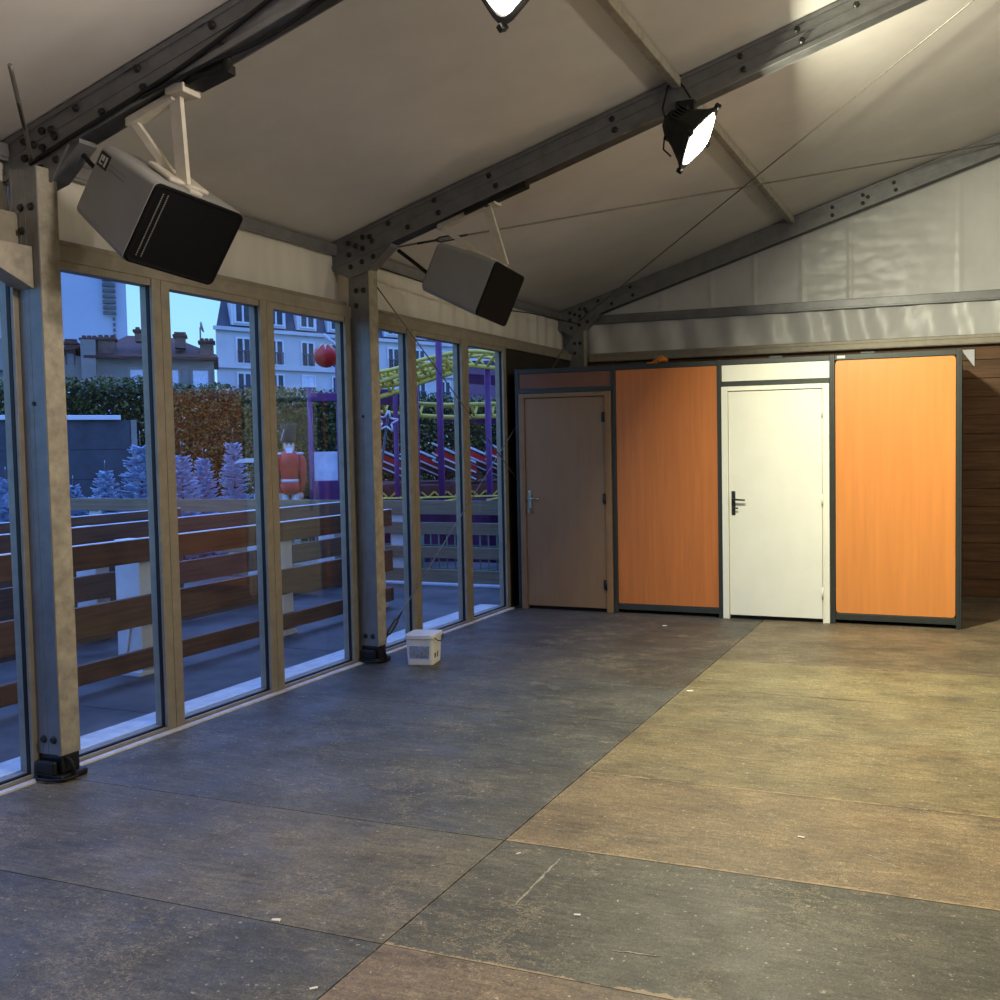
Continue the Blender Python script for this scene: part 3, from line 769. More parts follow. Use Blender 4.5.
def fence_post(parent, x, y, h, brace):
    b = B(); b.box((x-.28, y-.070, -.012), (x-.05, y+.070, h), .006)
    po = b.make('post', M['fpost'], parent)
    if brace:
        b = B(); b.prism([(x-.30, y-.085, .0), (x-.22, y-.085, .0), (x-.10, y-.085, .52), (x-.16, y-.085, .52)], (0, .013, 0)); b.make('brace', M['fpost'], po)
        b = B(); b.box((x-.34, y-.11, -.012), (x-.03, y+.09, .02), .004); b.make('base_board', M['fpost'], po)
def fence(x, y0, y1, planks, posts, label, m='plank', brace=True):
    x *= KX; y0 *= KY; y1 *= KY; posts = [q*KY for q in posts]
    f = thing('plank_fence', label, 'fence', (x, y0, 0), 0, 'wooden plank fences on the terrace')
    for z0, z1 in planks:
        b = B(); y = 0; n = 0
        b.box((-.045, 0, z0), (0, y1-y0, z1), .004)
        b.make('plank', M[m], f)
    for py in posts: fence_post(f, 0, py-y0, planks[-1][1]-.01, brace)
    # frost line along the top edge
    b = B(); b.box((-.05, 0, planks[-1][1]), (.003, y1-y0, planks[-1][1]+.006)); b.make('frost_edge', M['frost_glint'], f)
    return f
NP = [(.05, .185), (.36, .575), (.82, .985)]
fence(-1.22, 1.0, 9.75, NP, (2.6, 4.42, 6.19, 7.95, 9.6), 'dark brown plank fence nearest the windows on white posts')
fence(-2.61, 1.0, 11.4, [(.0, .24), (.36, .57), (.66, .79), (.84, .985)], (3.6, 5.4, 7.2, 9.62, 11.0), 'brown plank fence behind the nearest fence', brace=False)
fence(-3.80, 1.0, 9.6, [(.1, .3), (.40, .6), (.76, .985)], (3, 6, 9), 'third brown plank fence farther out before the dark hut', brace=False)
pfc = thing('plank_fence', 'greyish plank fence across the end of the terrace before the purple ride', 'fence', (-4.6, 10.10, 0), 0, 'wooden plank fences on the terrace')
for z0, z1 in ((.01, .165), (.30, .435), (.585, .725), (.82, .985)):
    b = B(); b.box((-5.5, 0, z0), (4.4, .045, z1), .004); b.make('plank', M['plank2'], pfc)
for px in (-5, -2.6, -.2, 2.30, 3.9):
    b = B(); b.box((px, .046, -.01), (px+.17, .11, .96), .004); b.make('post', M['fpost'], pfc)
b = B(); b.box((.5, -.10, -.012), (4.4, -.0, .012), .004); b.make('frost_edge', M['frost_glint'], pfc)

# ------------------------------------------------------------------ outside: polar placement round the terrace door
def polar(a, D, z=0.):
    t = math.radians(a); return Vector((KX*(4.27-D*math.cos(t)), KY*D*math.sin(t), z))
def face(a): return PI/2-math.atan(math.tan(math.radians(a))*KY/KX)     # local +Y points away from the hall

# hedge
he = thing('hedge', 'tall clipped evergreen hedge across the back of the fairground', 'hedge', polar(55, 23))
hb = B(); core = B()
def hedge_xy(a): return polar(a, 23.0)-polar(55, 23)
def htop(a):
    return (3.05 if a < 49 else 2.95-(a-49)*.022)+.10*noise.noise(Vector((a*.8, 0, 0)))
A0, A1 = 36., 76.
NS = 80
pts = [(A0+(A1-A0)*i/NS) for i in range(NS+1)]
rows = []
for a in pts:
    c = hedge_xy(a); d = Vector((-math.cos(math.radians(a)), math.sin(math.radians(a)), 0)); h = htop(a)-.08
    rows.append([core.bm.verts.new(c+d*o+Vector((0, 0, z))) for o, z in ((0.06, -.5), (.06, h-.15), (.2, h), (1.1, h), (1.3, -.5))])
for p_, q_ in zip(rows, rows[1:]):
    for k in range(4): core.bm.faces.new((p_[k], p_[k+1], q_[k+1], q_[k]))
core.make('core', M['core'], he)
rnd = random.Random(3)
for i in range(38000):
    a = rnd.uniform(A0+3, A1-4); h = htop(a); c = hedge_xy(a); d = Vector((-math.cos(math.radians(a)), math.sin(math.radians(a)), 0))
    if rnd.random() < .82: q = c+d*rnd.uniform(-.10, .14)+Vector((0, 0, rnd.uniform(.5, h)))
    else: q = c+d*rnd.uniform(0, 1.1)+Vector((0, 0, h+rnd.uniform(-.12, .10)))
    s = rnd.uniform(.024, .058)
    u = Vector((rnd.uniform(-1, 1), rnd.uniform(-1, 1), rnd.uniform(-.6, 1))).normalized(); v_ = u.cross(Vector((rnd.uniform(-1, 1), rnd.uniform(-1, 1), rnd.uniform(-1, 1)))).normalized()
    vs = [hb.bm.verts.new(q+w) for w in (u*s, v_*s*.5, -u*s, -v_*s*.5)]
    hb.bm.faces.new(vs)
pb = B()  # pale quads scattered over the hedge as painted glints of light
for i in range(700):
    a = rnd.uniform(A0+3, A1-4); h = htop(a); c = hedge_xy(a); d = Vector((-math.cos(math.radians(a)), math.sin(math.radians(a)), 0))
    q = c+d*rnd.uniform(-.2, -.08)+Vector((0, 0, .5+(h-.75)*rnd.random()**1.3)); s = rnd.uniform(.012, .034)
    u = Vector((rnd.uniform(-1, 1), rnd.uniform(-1, 1), rnd.uniform(-1, 1))).normalized(); v_ = u.cross(Vector((rnd.uniform(-1, 1), rnd.uniform(-1, 1), rnd.uniform(-1, 1)))).normalized()
    pb.bm.faces.new([pb.bm.verts.new(q+w) for w in (u*s, v_*s*.45, -u*s, -v_*s*.45)])
pl_ = pb.make('glint_leaves', M['frost_glint'], he); pl_['kind'] = 'stuff'
me = bpy.data.meshes.new('foliage'); hb.bm.to_mesh(me); hb.bm.free(); me.materials.append(M['leaf'])
o = bpy.data.objects.new('foliage', me); COL.objects.link(o); o.parent = he

# spruces
def spruce(a, D, z0, h, w, label, m='flock', seed=0, cat='tree', group='frosted spruce trees behind the fences', bare=.18):
    t = thing('spruce_tree', label, cat, polar(a, D, z0), 0, group); R = random.Random(seed)
    b = B(); b.tube([(0, 0, 0), (.01, 0, h*.6), (0, 0, h)], [.035, .02, .004], 6); b.make('trunk', M['trunk'], t)
    b = B(); z = .12
    def quad(p, q, wd, upv):
        d = (q-p); s = d.cross(upv).normalized()*wd
        b.bm.faces.new([b.bm.verts.new(x) for x in (p-s*.6, p+s*.6, q+s*.35, q-s*.35)])
        s2 = d.cross(s).normalized()*wd*.8
        b.bm.faces.new([b.bm.verts.new(x) for x in (p-s2*.6, p+s2*.6, q+s2*.35, q-s2*.35)])
    while z < h*(1-bare*.45):
        f = 1-z/h; L_ = w*(f**.8)*R.uniform(.85, 1.12)+.04; n = R.randint(9, 12); a0 = R.uniform(0, 6)
        for k in range(n):
            an = a0+2*PI*k/n+R.uniform(-.25, .25); lift = R.uniform(.10, .55)
            d = Vector((math.cos(an), math.sin(an), lift)); p = Vector((0, 0, z+R.uniform(-.02, .02))); q = p+d*L_*R.uniform(.7, 1.05)
            quad(p, q, .026, Vector((0, 0, 1)))
            for j in range(2, 9):
                m_ = p.lerp(q, j/8.5)
                for sg in (-1, 1):
                    e = (d.normalized()+sg*.8*d.cross(Vector((0, 0, 1))).normalized()+Vector((0, 0, R.uniform(.0, .4)))).normalized()
                    quad(m_, m_+e*(L_*.26+.02)*(1.1-j/11), .020, Vector((0, 0, 1)))
        z += max(.05, .065*h/1.7)*R.uniform(.8, 1.15)*(.55+.5*f)
    for k in range(5):
        an = 2*PI*k/5; p = Vector((0, 0, h*.86)); quad(p, p+Vector((math.cos(an), math.sin(an), 1.0))*h*.06, .020, Vector((0, 0, 1)))
    quad(Vector((0, 0, h*.8)), Vector((0, 0, h*1.02)), .016, Vector((1, 0, 0)))
    b.make('branches', M[m], t)
    return t
spruce(46.4, 17.0, -.45, 1.92, .50, 'low frosted spruce beside the taller one in the first window bay', seed=1)
spruce(48.1, 17.2, -.45, 2.34, .66, 'tall wide frosted spruce in the first window bay', seed=2)
spruce(50.05, 17.0, -.45, 2.18, .52, 'leaning frosted spruce close to the first slim mullion', seed=3)
spruce(51.1, 17.8, -.45, 2.08, .44, 'thin frosted spruce in the middle of the second pane', seed=4)
spruce(52.62, 17, -.45, 2.36, .44, 'narrow dense frosted spruce alone before the dark hedge', seed=5)
spruce(41.9, 17, -.45, 1.85, .6, 'frosted spruce seen left of the nearest post', seed=6)
spruce(44.9, 17.6, -.45, 1.7, .40, 'small frosted spruce before the dark hut', seed=7)
spruce(57.45, 16.9, -.45, 2.02, .40, 'small dark green spruce against the pale blue panel', 'green', 8)
spruce(56.35, 18.6, -.45, 1.8, .40, 'dim green spruce beside the red toy soldier', 'green', 10)

# hut
hu = thing('hut', 'dark clad hut with a frosted roof edge before the hedge', 'hut', polar(45.2, 19.6, -.33), face(45.2))
b = B()
for k in range(5): b.box((-1.7, 0, k*.50), (.80, 1.6, k*.50+.495), .004)
b.make('wall', M['hut'], hu); b = B(); b.box((-1.8, -.06, 2.50), (.66, 1.7, 2.58), .01); b.make('roof_edge', M['frost_glint'], hu)
b = B(); b.box((.81, -.03, 0), (.90, .06, 2.50), .004); b.make('corner_post', M['wallgrey'], hu)

# pale sign boards near the second mullion
for a, D, z, w, h, tl, lab in ((53.35, 16.3, 1.44, .22, .07, -.25, 'pale arrow board pointing beside the narrow frosted spruce'), (54.0, 15.6, .95, .12, .36, .0, 'pale blue board low beside the second mullion')):
    t = thing('sign_board', lab, 'sign', polar(a, D, -.45), face(a), 'pale sign boards by the spruces')
    b = B(); b.prism([(-w, 0, z+.45-.02), (-w*.55, 0, z+.45), (w, 0, z+.45), (w, 0, z+.45+h), (-w*.5, 0, z+.45+h*.8)], (0, .04, 0), Matrix.Translation((0, 0, 0))); b.make('board', M['whitep'], t)
    b = B(); b.box((w*.6, .04, 0), (w*.6+.07, .1, z+.45+h)); b.make('post', M['trunk'], t)

# toy soldier statue
ts = thing('soldier_statue', 'red coated toy soldier statue with a tall black hat behind the fence', 'statue', polar(55.42, 16, -.45), face(55.42))
ts.scale = (.78, .8, 1)
def ell(b, c, r, n=16):
    prof = [(math.sin(PI*k/10), -math.cos(PI*k/10)) for k in range(11)]
    b.lathe(prof, n, Matrix.Translation(c) @ Matrix.Diagonal((*r, 1)))
b = B(); b.box((-.24, -.12, 0), (.24, .2, .35), .02); b.make('plinth', M['whitep'], ts)
b = B()
b.lathe([(.13, 1.42), (.20, 1.46), (.205, 1.55), (.15, 1.62), (.155, 1.70), (.19, 1.86), (.185, 1.98), (.12, 2.04), (.06, 2.06)], 20, Matrix.Diagonal((1, .8, 1, 1)))
b.make('coat', M['red'], ts)
for sg in (-1, 1):
    b = B(); b.lathe([(.075, .35), (.07, .9), (.085, 1.47)], 12, Matrix.Translation((sg*.10, 0, 0))); b.make('leg', M['whitep'], ts)
    b = B(); b.tube([(sg*.17, 0, 1.98), (sg*.235, 0, 1.9), (sg*.235, -.02, 1.62), (sg*.20, -.05, 1.45)], [.06, .062, .05, .042], 10); ar = b.make('arm', M['red'], ts)
    b = B(); b.lathe([(.02, 0), (.075, .01), (.08, .03), (.03, .04)], 12, Matrix.Translation((sg*.18, 0, 1.99))); b.make('epaulette', M['whitep'], ts)
    b = B(); ell(b, (sg*.195, -.055, 1.40), (.04, .035, .05)); b.make('hand', M['skin'], ar)
b = B(); ell(b, (0, 0, 2.13), (.10, .10, .12)); hd = b.make('head', M['skin'], ts)
b = B(); b.prism([(-.07, -.07, 2.10), (.07, -.07, 2.10), (.05, -.09, 2.02), (-.05, -.09, 2.02)], (0, -.03, 0)); ell(b, (0, -.105, 2.125), (.018, .02, .02)); b.make('beard', M['whitep'], hd)
b = B()
for sg in (-1, 1): ell(b, (sg*.037, -.092, 2.155), (.014, .012, .014))
b.make('eyes', M['hat'], hd)
b = B(); b.lathe([(.115, 2.17), (.125, 2.19), (.13, 2.34), (.15, 2.42), (.12, 2.43)], 18); ht = b.make('hat', M['hat'], ts)
b = B(); b.tube([(-.14, -.02, 2.20), (-.07, -.1, 2.36), (-.01, -.11, 2.40)], .014, 6); b.make('plume', M['whitep'], ht)
b = B(); b.lathe([(.185, 1.60), (.19, 1.60), (.19, 1.64), (.185, 1.64)], 20, Matrix.Diagonal((.86, .7, 1, 1))); b.make('belt', M['whitep'], ts)

# purple frame with pale panel and boxes
sl = thing('ride_gate', 'purple metal gate frame with a pale blue panel', 'gate', polar(57.3, 15.6, -.45), face(57.3))
for x, z1 in ((-.20, 2.92), (.19, 3.25)):
    b = B(); b.tube([(x, 0, 0), (x, 0, z1)], .035, 10); b.make('post', M['purple'], sl)
b = B(); b.box((-.20, -.03, 2.74), (.19, .03, 2.86), .01); b.make('bar', M['purple'], sl)
b = B(); b.box((-.17, .06, 1.62), (.30, .09, 2.03), .005); b.make('panel', M['shutter'], sl)
b = B(); b.box((-.18, -.06, 0), (.4, .3, 1.62), .01); b.make('skirt', M['dpurple'], sl)
b = B(); b.tube([(.02, -.08, 1.22), (.12, -.085, 1.30), (.18, -.085, 1.22), (.10, -.085, 1.18), (.2, -.085, 1.08)], .018, 6); b.make('ornament', M['gold'], sl)

# hanging red lantern on a pole
la = thing('red_lantern', 'round red lantern with pale petals hanging from a white arm', 'lantern', polar(57.42, 10, 2.45), face(57.4))
b = B(); ell(b, (0, 0, 0), (.105, .105, .103), 24); b.make('globe', M['red'], la)
b = B()
for k in range(8):
    a = 2*PI*k/8; c, s = math.cos(a), math.sin(a); c1, s1 = math.cos(a+.2), math.sin(a+.2); c0, s0 = math.cos(a-.2), math.sin(a-.2)
    b.prism([(c0*.055, s0*.055, .092), (c*.102, s*.102, .045), (c1*.055, s1*.055, .092), (c*.02, s*.02, .108)], (0, 0, .008))
b.make('petals', M['skin'], la)
b = B(); b.tube([(0, 0, .10), (0, 0, .17), (.06, 0, .12)], .006, 6); b.tube([(-.015, 0, .20), (.12, .02, .08), (.30, .04, -.12)], .013, 6); b.make('arm', M['whitep'], la)
b = B(); b.tube([(.30, .04, -.12), (.30, .04, -2.9)], .025, 8); b.make('pole', M['dpurple'], la)

# star ornament on the hedge side
st = B()
pts = []
for k in range(10):
    r_ = .13 if k % 2 == 0 else .055; a = PI/2+2*PI*k/10; pts.append((r_*math.cos(a), r_*math.sin(a)))
for k in range(10):
    p, q = pts[k], pts[(k+1) % 10]; st.tube([(p[0], 0, p[1]), (q[0], 0, q[1])], .011, 6)
o = st.make('star_ornament', M['whitep'], None, polar(60.5, 12.6, 1.92), (0, .15, face(60.5))); tag(o, 'pale outlined star hanging beside the thin purple column', 'star')
b = B(); b.tube([(0, .03, .10), (0, .03, -2.3)], .014, 6); b.make('pole', M['hut'], o)

# roller coaster
rc = thing('roller_coaster', 'purple and yellow small roller coaster beyond the end fence', 'ride', polar(63, 17.5, -.45), face(63))
def loc_(a, D, z):        # a point at bearing a, distance D, in the ride's own frame
    return rc.matrix_world.inverted() @ polar(a, D, z)
bpy.context.view_layer.update()
for a, D, z1, r_, m_ in ((60.95, 18, 2.55, .04, 'purple'), (61.95, 18, 2.75, .07, 'dpurple'), (63.28, 16.2, 4.6, .048, 'purple'), (65.8, 17.6, 3.0, .05, 'purple'), (67.2, 18.4, 3.0, .05, 'purple'), (59.3, 18.5, 2.5, .045, 'purple')):
    b = B(); p0 = loc_(a, D, -.45); p1 = loc_(a, D, z1); b.tube([p0, p1], r_, 10); b.make('column', M[m_], rc)
def track(pts, label=None, tie=.42, g=.30):
    P = [loc_(*q) for q in pts]; out = []
    for i in range(len(P)-1):
        p0, p1, p2, p3 = P[max(i-1, 0)], P[i], P[i+1], P[min(i+2, len(P)-1)]
        for k in range(8):
            t = k/8; out.append(.5*((2*p1)+(-p0+p2)*t+(2*p0-5*p1+4*p2-p3)*t*t+(-p0+3*p1-3*p2+p3)*t**3))
    out.append(P[-1]); b = B(); L1, L2, L3 = [], [], []
    for i, q in enumerate(out):
        t = (out[min(i+1, len(out)-1)]-out[max(i-1, 0)]).normalized(); s = Vector((0, 0, 1)).cross(t).normalized()
        L1.append(q+s*g); L2.append(q-s*g); L3.append(q-Vector((0, 0, .20)))
    b.tube(L1, .030, 8); b.tube(L2, .030, 8); b.tube(L3, .038, 8)
    for i in range(0, len(out), 3):
        b.tube([L1[i], L3[i]], .022, 6); b.tube([L2[i], L3[i]], .022, 6); b.tube([L1[i], L2[i]], .022, 6)
    b.make('track', M['yellow'], rc)
track([(58.5, 17.4, 2.78), (60.2, 17.4, 2.80), (61.6, 17.3, 2.86), (63.2, 17.1, 3.00), (64.4, 17.2, 3.10), (66, 17.6, 3.09), (68, 18, 3.02)])
track([(58.8, 17.5, 2.58), (60.5, 17.4, 2.66), (62.5, 17.2, 2.86), (64, 17.0, 2.98)], g=.2)
track([(59, 18.6, 2.46), (61, 18.5, 2.40), (63.5, 18.4, 2.33), (66, 18.3, 2.33), (68.3, 18.3, 2.33)], g=.22)
for pts, z0, z1 in (((59.2, 62.0, 18.2), 2.36, 2.62), ((59.2, 61.4, 18.3), 2.0, 2.22), ((63.2, 66.4, 18.6), 2.05, 2.14), ((64.2, 66.2, 18.0), 2.68, 2.84)):
    a0, a1, D = pts; b = B(); p, q = loc_(a0, D, z0), loc_(a1, D, z0-.05); b.prism([p, q, q+Vector((0, 0, z1-z0)), p+Vector((0, 0, z1-z0))], (0, .08, 0)); b.make('beam', M['dpurple'], rc)
b = B()
for k in range(4):
    p, q = loc_(63.6+k*.55, 16.3, 3.30), loc_(63.6+k*.55, 16.3, 3.75); b.tube([p, q], .018, 6)
for z in (3.30, 3.78): b.tube([loc_(63.4, 16.3, z), loc_(65.8, 16.3, z)], .025, 6)
b.make('handrail', M['purple'], rc)
# ride platform with skirt and rail
pl = thing('ride_platform', 'brown and purple ride platform with a gold scalloped skirt', 'platform', polar(63, 18.95, -.45), face(63))
b = B(); b.box((-1.4, 0, 0), (2.6, 2.75, 1.42), .01); b.make('skirt', M['brown'], pl)
b = B()
for k in range(18): b.tube([(-1.36+k*.22, -.02, 1.30), (-1.25+k*.22, -.03, 1.20), (-1.14+k*.22, -.02, 1.30)], .022, 5)
b.make('scallop_trim', M['gold'], pl)
b = B(); b.box((-1.4, -.06, .55), (2.6, -.01, 1.05), .01); b.make('purple_band', M['dpurple'], pl)
# ride cars
def ride_car():
    t = thing('ride_car', '', 'ride car', (0, 0, 0), 0, 'red and white cars of the ride')
    b = B(); b.prism([(-.42, 0, .18), (-.34, 0, .50), (.30, 0, .14), (.42, 0, -.02), (.30, 0, -.12)], (0, .7, 0)); b.make('hull', M['brown'], t)
    b = B(); b.prism([(-.44, -.02, .36), (-.36, -.02, .48), (.32, -.02, .14), (.28, -.02, .02)], (0, .74, 0)); b.make('red_band', M['red'], t)
    for k, (dz, th) in enumerate(((.15, .035), (-.02, .03), (-.14, .025))):
        b = B(); b.prism([(-.46, -.04, .40+dz), (.30, -.04, .05+dz), (.30, -.04, .05+dz+th), (-.46, -.04, .40+dz+th)], (0, .78, 0)); b.make('white_stripe', M['whitep'], t)
    return t
rcar = ride_car()
for i, (a, D, z, lab) in enumerate(((60.8, 19.1, 1.13, 'red striped ride car in the pane right after the bucket post'), (62.6, 20.1, 1.13, 'red striped ride car between the thick and the tall purple columns'), (64.2, 19.1, 1.13, 'red striped ride car half hidden by the mullion after the tall column'), (65.6, 20.1, 1.13, 'red striped ride car in the last pane beside its purple column'), (67.0, 19.1, 1.13, 'red striped ride car farthest along, near the dark corner'))):
    c = rcar if i == 0 else dup(rcar)
    c.location = polar(a, D, z); c.rotation_euler = (0, 0, face(a)); c['label'] = lab
# purple railing and green wire fence close behind the end fence
ra = thing('ride_railing', 'purple railing with many bars just behind the end fence', 'railing', polar(63, 15.5, -.45), face(63))
for k in range(22):
    b = B(); b.box((-1.14+k*.14, -.012, .2), (-1.7+k*.14+.05, .012, 1.28)); b.make('bar', M['dpurple'], ra)
b = B(); b.box((-1.15, -.03, 1.26), (1.95, .03, 1.32)); b.box((-1.15, -.03, .2), (1.95, .03, .26)); b.make('rail', M['purple'], ra)
b = B()
for k in range(5): b.tube([(-1.1+k*.6, -.05, 1.30), (-.7+k*.6, -.05, 1.37)], .015, 5)
b.box((-1.15, -.07, 1.355), (1.9, -.04, 1.375)); b.make('yellow_edge', M['yellow'], ra)
gf = thing('wire_fence', 'green wire mesh fence low behind the end fence planks', 'fence', (-4.9, 11.0, -.45))
b = B()
for k in range(42): b.tube([(k*.12, 0, 0), (k*.12, 0, .95)], .009, 5)
for k in range(6): b.tube([(0, 0, .2+k*.15), (5.0, 0, .2+k*.15)], .009, 5)
b.make('mesh', M['greenwire'], gf)
for x in (0, 2.5, 5.0):
    b = B(); b.tube([(x, .02, 0), (x, .02, 1.0)], .025, 8); b.make('post', M['greenwire'], gf)
b = B(); 
for k, (x, m_) in enumerate(((0, 'whitep'), (.35, 'red'), (.6, 'bluepaint'), (1.15, 'red'))): pass
bn = thing('barrier', 'low blue red and white barrier glimpsed between the fence planks', 'barrier', polar(57.3, 14.2, -.45), face(57.3))
for x0, x1, m_ in ((-.45, -.12, 'whitep'), (-.12, .02, 'red'), (.02, .30, 'bluepaint'), (.30, .45, 'red')):
    b = B(); b.box((x0, 0, .0), (x1, .2, .75), .02); b.make('block', M[m_], bn)

# ------------------------------------------------------------------ outside: buildings
def win(parent, x, z, w, h, m='pane', fr='whitep', mull=True, rail=False, y=0):
    b = B(); b.box((x-w/2-.12, y-.10, z-.12), (x+w/2+.12, y+.02, z)); b.box((x-w/2-.12, y-.10, z+h), (x+w/2+.12, y+.02, z+h+.12))
    b.box((x-w/2-.12, y-.10, z), (x-w/2, y+.02, z+h)); b.box((x+w/2, y-.10, z), (x+w/2+.12, y+.02, z+h))
    if mull: b.box((x-.06, y-.09, z), (x+.06, y, z+h))
    f = b.make('window', M[fr], parent)
    b = B(); b.box((x-w/2, y-.05, z), (x+w/2, y+.01, z+h)); b.make('pane', M[m], f)
    if rail:
        b = B()
        for k in range(7): b.box((x-w/2+w*k/6-.02, y-.2, z), (x-w/2+w*k/6+.02, y-.16, z+.75))
        b.box((x-w/2-.05, y-.21, z+.75), (x+w/2+.05, y-.15, z+.83)); b.make('balcony_rail', M['slate'], f)
# white apartment building, facade turned 22 degrees
ap = thing('apartment_building', 'white apartment building with a slate mansard roof', 'building', polar(51.95, 75, -.5), math.radians(90-24.5))
W_ = 46
b = B(); b.prism([(0, 0, 0), (W_, 0, 0), (W_, 11, 0), (7.5, 11, 0)], (0, 0, 10.45)); b.make('wall', M['wallwhite'], ap)
b = B()
for z in (7.70, 10.2): b.box((-.15, -.22, z), (W_, .05, z+.25))
b.make('cornice', M['wallwhite'], ap)
b = B()
lo = [b.bm.verts.new(q) for q in ((.1, .1, 10.45), (W_, .1, 10.45), (W_, 11, 10.45), (7.6, 11, 10.45))]; hi = [b.bm.verts.new(q) for q in ((1.3, 1.2, 14.0), (W_-1, 1.2, 14.0), (W_-1, 10, 14.0), (8, 10, 14.0))]
b.bm.faces.new(lo); b.bm.faces.new(hi)
for k in range(4): b.bm.faces.new((lo[k], lo[(k+1) % 4], hi[(k+1) % 4], hi[k]))
b.make('roof', M['slate'], ap)
for k in range(10):
    x = 1.85+2.35*k
    win(ap, x, 8.1, .85, 1.6, rail=True); win(ap, x, 5.75, .85, 1.6, rail=True, m='pane' if k not in (2, 5) else 'shutter'); win(ap, x, 3.3, .85, 1.6)
    b = B(); b.box((x-.75, -.05, 10.6), (x+.75, 1.2, 12.35), .03); b.make('dormer', M['whitep'], ap)
    win(ap, x, 10.85, .95, 1.25, y=-.05)
# mauve building behind the coaster
mv = thing('mauve_building', 'dull mauve building behind the coaster at the window end', 'building', polar(66.2, 48, -.5), face(66.2))
b = B(); b.box((-1.6, 0, 0), (7, 8, 6.6)); b.make('wall', M['mauve'], mv); b = B(); b.box((-1.7, -.2, 5.9), (7, 0, 6.0)); b.make('band', M['whitep'], mv)
win(mv, 1.1, 3.4, 1.0, 1.0, m='shutter', mull=False); win(mv, 1.2, 1.2, .9, 1.2, mull=False)
# old low house
oh = thing('old_house', 'old grey house with a brown tiled roof and chimneys', 'house', polar(48.2, 60, -.5), face(48.2)+math.radians(-4))
b = B(); b.box((-5.6, 0, 0), (3.6, 8, 7.1)); b.box((-3.3, -.02, 0), (-3.0, .1, 7.2)); b.make('wall', M['wallgrey'], oh)
b = B(); b.prism([(-2.4, -.35, 7.1), (3.8, -.35, 7.1), (3.8, 3.5, 7.6), (1.6, 3.5, 8.5), (-.9, 3.5, 8.5)], (0, .5, 0))
lo = [b.bm.verts.new(q) for q in ((-2.5, -.4, 7.12), (3.85, -.4, 7.12), (3.85, 8, 7.12), (-2.5, 8, 7.12))]; hi = [b.bm.verts.new(q) for q in ((-.8, 3.8, 8.6), (1.3, 3.8, 8.6))]
b.bm.faces.new((lo[0], lo[1], hi[1], hi[0])); b.bm.faces.new((lo[2], lo[3], hi[0], hi[1])); b.bm.faces.new((lo[1], lo[2], hi[1])); b.bm.faces.new((lo[3], lo[0], hi[0])); b.bm.faces.new(lo)
b.box((-2.5, -.42, 6.98), (3.86, -.3, 7.12)); b.prism([(-5.8, -.3, 6.8), (-2.2, -.3, 7.6), (-2.2, -.3, 7.78), (-5.8, -.3, 6.98)], (0, 8, 0)); b.make('roof', M['rooftile'], oh)
for x, z, w, h in ((-3.15, 7.0, .26, .95), (-2.3, 4.2, .34, 3.95), (-1.5, 7.4, .40, .80), (.25, 8.3, .40, .35), (2.0, 8.0, .26, .45), (3.3, 7.3, .34, .85)):
    b = B(); b.box((x-w, .0 if z > 6 else -.4, z-.4), (x+w, .9, z+h-.25), .03); ch = b.make('chimney', M['chim'] if z > 6 else M['wallgrey'], oh)
    b = B(); b.box((x-w-.09, -.1, z+h-.26), (x+w+.09, 1.0, z+h-.12), .03)
    for k in (-1, 0, 1): b.lathe([(.12, 0), (.10, .16)], 8, Matrix.Translation((x+k*w*.7, .4, z+h-.12)))
    b.make('chimney_pots', M['rooftile'], ch)
for x in (-.05, 1.5, 2.95): win(oh, x, 4.9, .75, 1.55, m='shutter', fr='wallgrey', mull=False)
b = B(); b.tube([(-4.8, -.1, 0), (-4.8, -.1, 6.9)], .06, 6); b.make('drainpipe', M['slate'], oh)
b = B(); b.tube([(.75, 4, 8.6), (.75, 4, 10.6)], .03, 5)
for z in (9.7, 10.1, 10.5): b.tube([(.35, 4, z), (1.15, 4, z)], .022, 5)
b.make('aerial', M['slate'], oh)
dsh = B(); dsh.lathe([(.02, 0), (.24, .06), (.30, .14)], 14, Matrix.Translation((3.0, .2, 8.75)) @ Matrix.Rotation(1.35, 4, 'Y')); dsh.tube([(3.0, .3, 8.0), (3.0, .3, 8.75)], .04, 6); dsh.make('dish', M['wallgrey'], oh)
# tower block
tb = thing('tower_block', 'pale blue tower block rising behind the old house', 'building', polar(47.72, 420, -.5), face(47.72))
b = B(); b.box((-60, 0, 0), (0, 40, 120)); b.make('wall', M['tower'], tb)
for k in range(25):
    z = 84-k*2.0
    if z < 36: break
    b = B()
    if z > 51: b.box((-7.6, -1.6, z), (-3.4, .1, z+1.1), .05)
    else: b.box((-4.6, -.8, z), (-3.8, .1, z+1.1))
    b.make('balcony', M['slate'], tb)
# flats seen past the nearest post
fl = thing('flats', 'pale flats with dark balcony rows left of the nearest post', 'building', polar(40.2, 46, -.5), face(40.2))
b = B(); b.box((-6, 0, 0), (1.95, 9, 12)); b.make('wall', M['wallwhite'], fl)
for k in range(5):
    b = B(); b.box((-6, -.9, .7+k*2.3), (1.98, .02, 1.9+k*2.3), .02); b.make('balcony', M['slate'] if k % 2 else M['wallgrey'], fl)

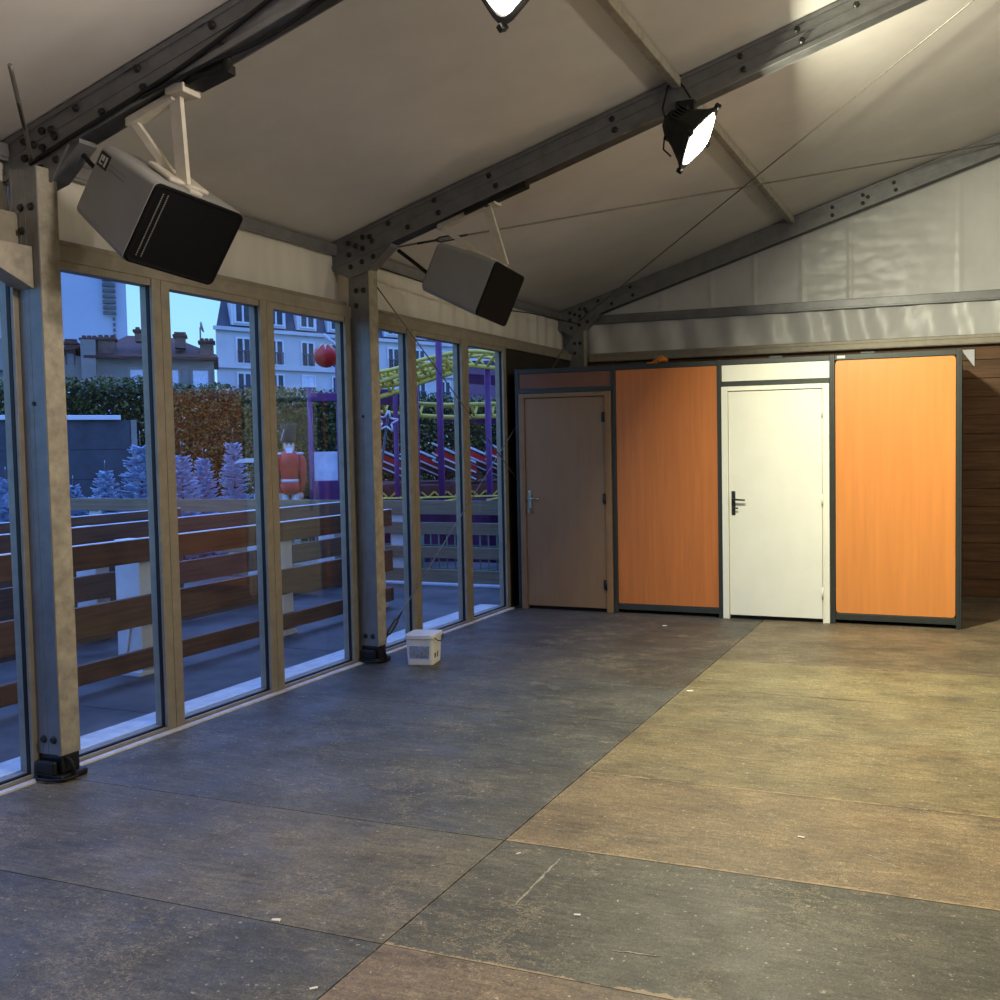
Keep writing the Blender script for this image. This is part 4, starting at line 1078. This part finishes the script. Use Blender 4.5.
# ------------------------------------------------------------------ camera, world, view
cam = bpy.data.cameras.new('camera'); co = bpy.data.objects.new('camera', cam); COL.objects.link(co)
F, YAW, PIT, ROL = 975.87, .3603, .0485, -.0152
fw = Vector((-math.sin(YAW)*math.cos(PIT), math.cos(YAW)*math.cos(PIT), -math.sin(PIT))); rt = Vector((math.cos(YAW), math.sin(YAW), 0)); up = rt.cross(fw)
r2 = math.cos(ROL)*rt+math.sin(ROL)*up; u2 = -math.sin(ROL)*rt+math.cos(ROL)*up
mw = Matrix((r2, u2, -fw)).transposed().to_4x4(); mw.translation = Vector((4.3579, 0, 1.604)); co.matrix_world = mw
cam.shift_x = -.10838; cam.shift_y = -.0068; cam.sensor_width = 36; cam.lens = F/1000*36; cam.clip_end = 2000; cam.clip_start = .05
S.camera = co

w = bpy.data.worlds.new('dusk_sky'); S.world = w; w.use_nodes = True
nt = w.node_tree; N = nt.nodes; Lk = nt.links; bg = N['Background']
tc = N.new('ShaderNodeTexCoord'); sx = N.new('ShaderNodeSeparateXYZ'); rp = N.new('ShaderNodeValToRGB')
Lk.new(tc.outputs['Generated'], sx.inputs[0]); Lk.new(sx.outputs['Z'], rp.inputs[0])
e = rp.color_ramp.elements
e[0].position = 0.; e[0].color = (.40, .78, 1.0, 1); e[1].position = .16; e[1].color = (.27, .66, 1.0, 1)
k = e.new(.34); k.color = (.40, .76, 2.1, 1); k = e.new(1.); k.color = (.43, .88, 2.65, 1)
nz = N.new('ShaderNodeTexNoise'); nz.inputs['Scale'].default_value = 3.; nz.inputs['Detail'].default_value = 5
mx = N.new('ShaderNodeMix'); mx.data_type = 'RGBA'; mx.blend_type = 'SCREEN'; mx.inputs['Factor'].default_value = .12
Lk.new(tc.outputs['Generated'], nz.inputs['Vector']); Lk.new(rp.outputs['Color'], mx.inputs['A']); Lk.new(nz.outputs['Fac'], mx.inputs['B'])
Lk.new(mx.outputs['Result'], bg.inputs['Color']); bg.inputs['Strength'].default_value = 1.28

S.view_settings.view_transform = 'Standard'; S.view_settings.look = 'None'; S.view_settings.gamma = 1; S.view_settings.use_curve_mapping = False
S.view_settings.exposure = 0
S.cycles.use_denoising = True
S.cycles.max_bounces = 8; S.cycles.diffuse_bounces = 5; S.cycles.transparent_max_bounces = 12
S.cycles.sample_clamp_indirect = 4
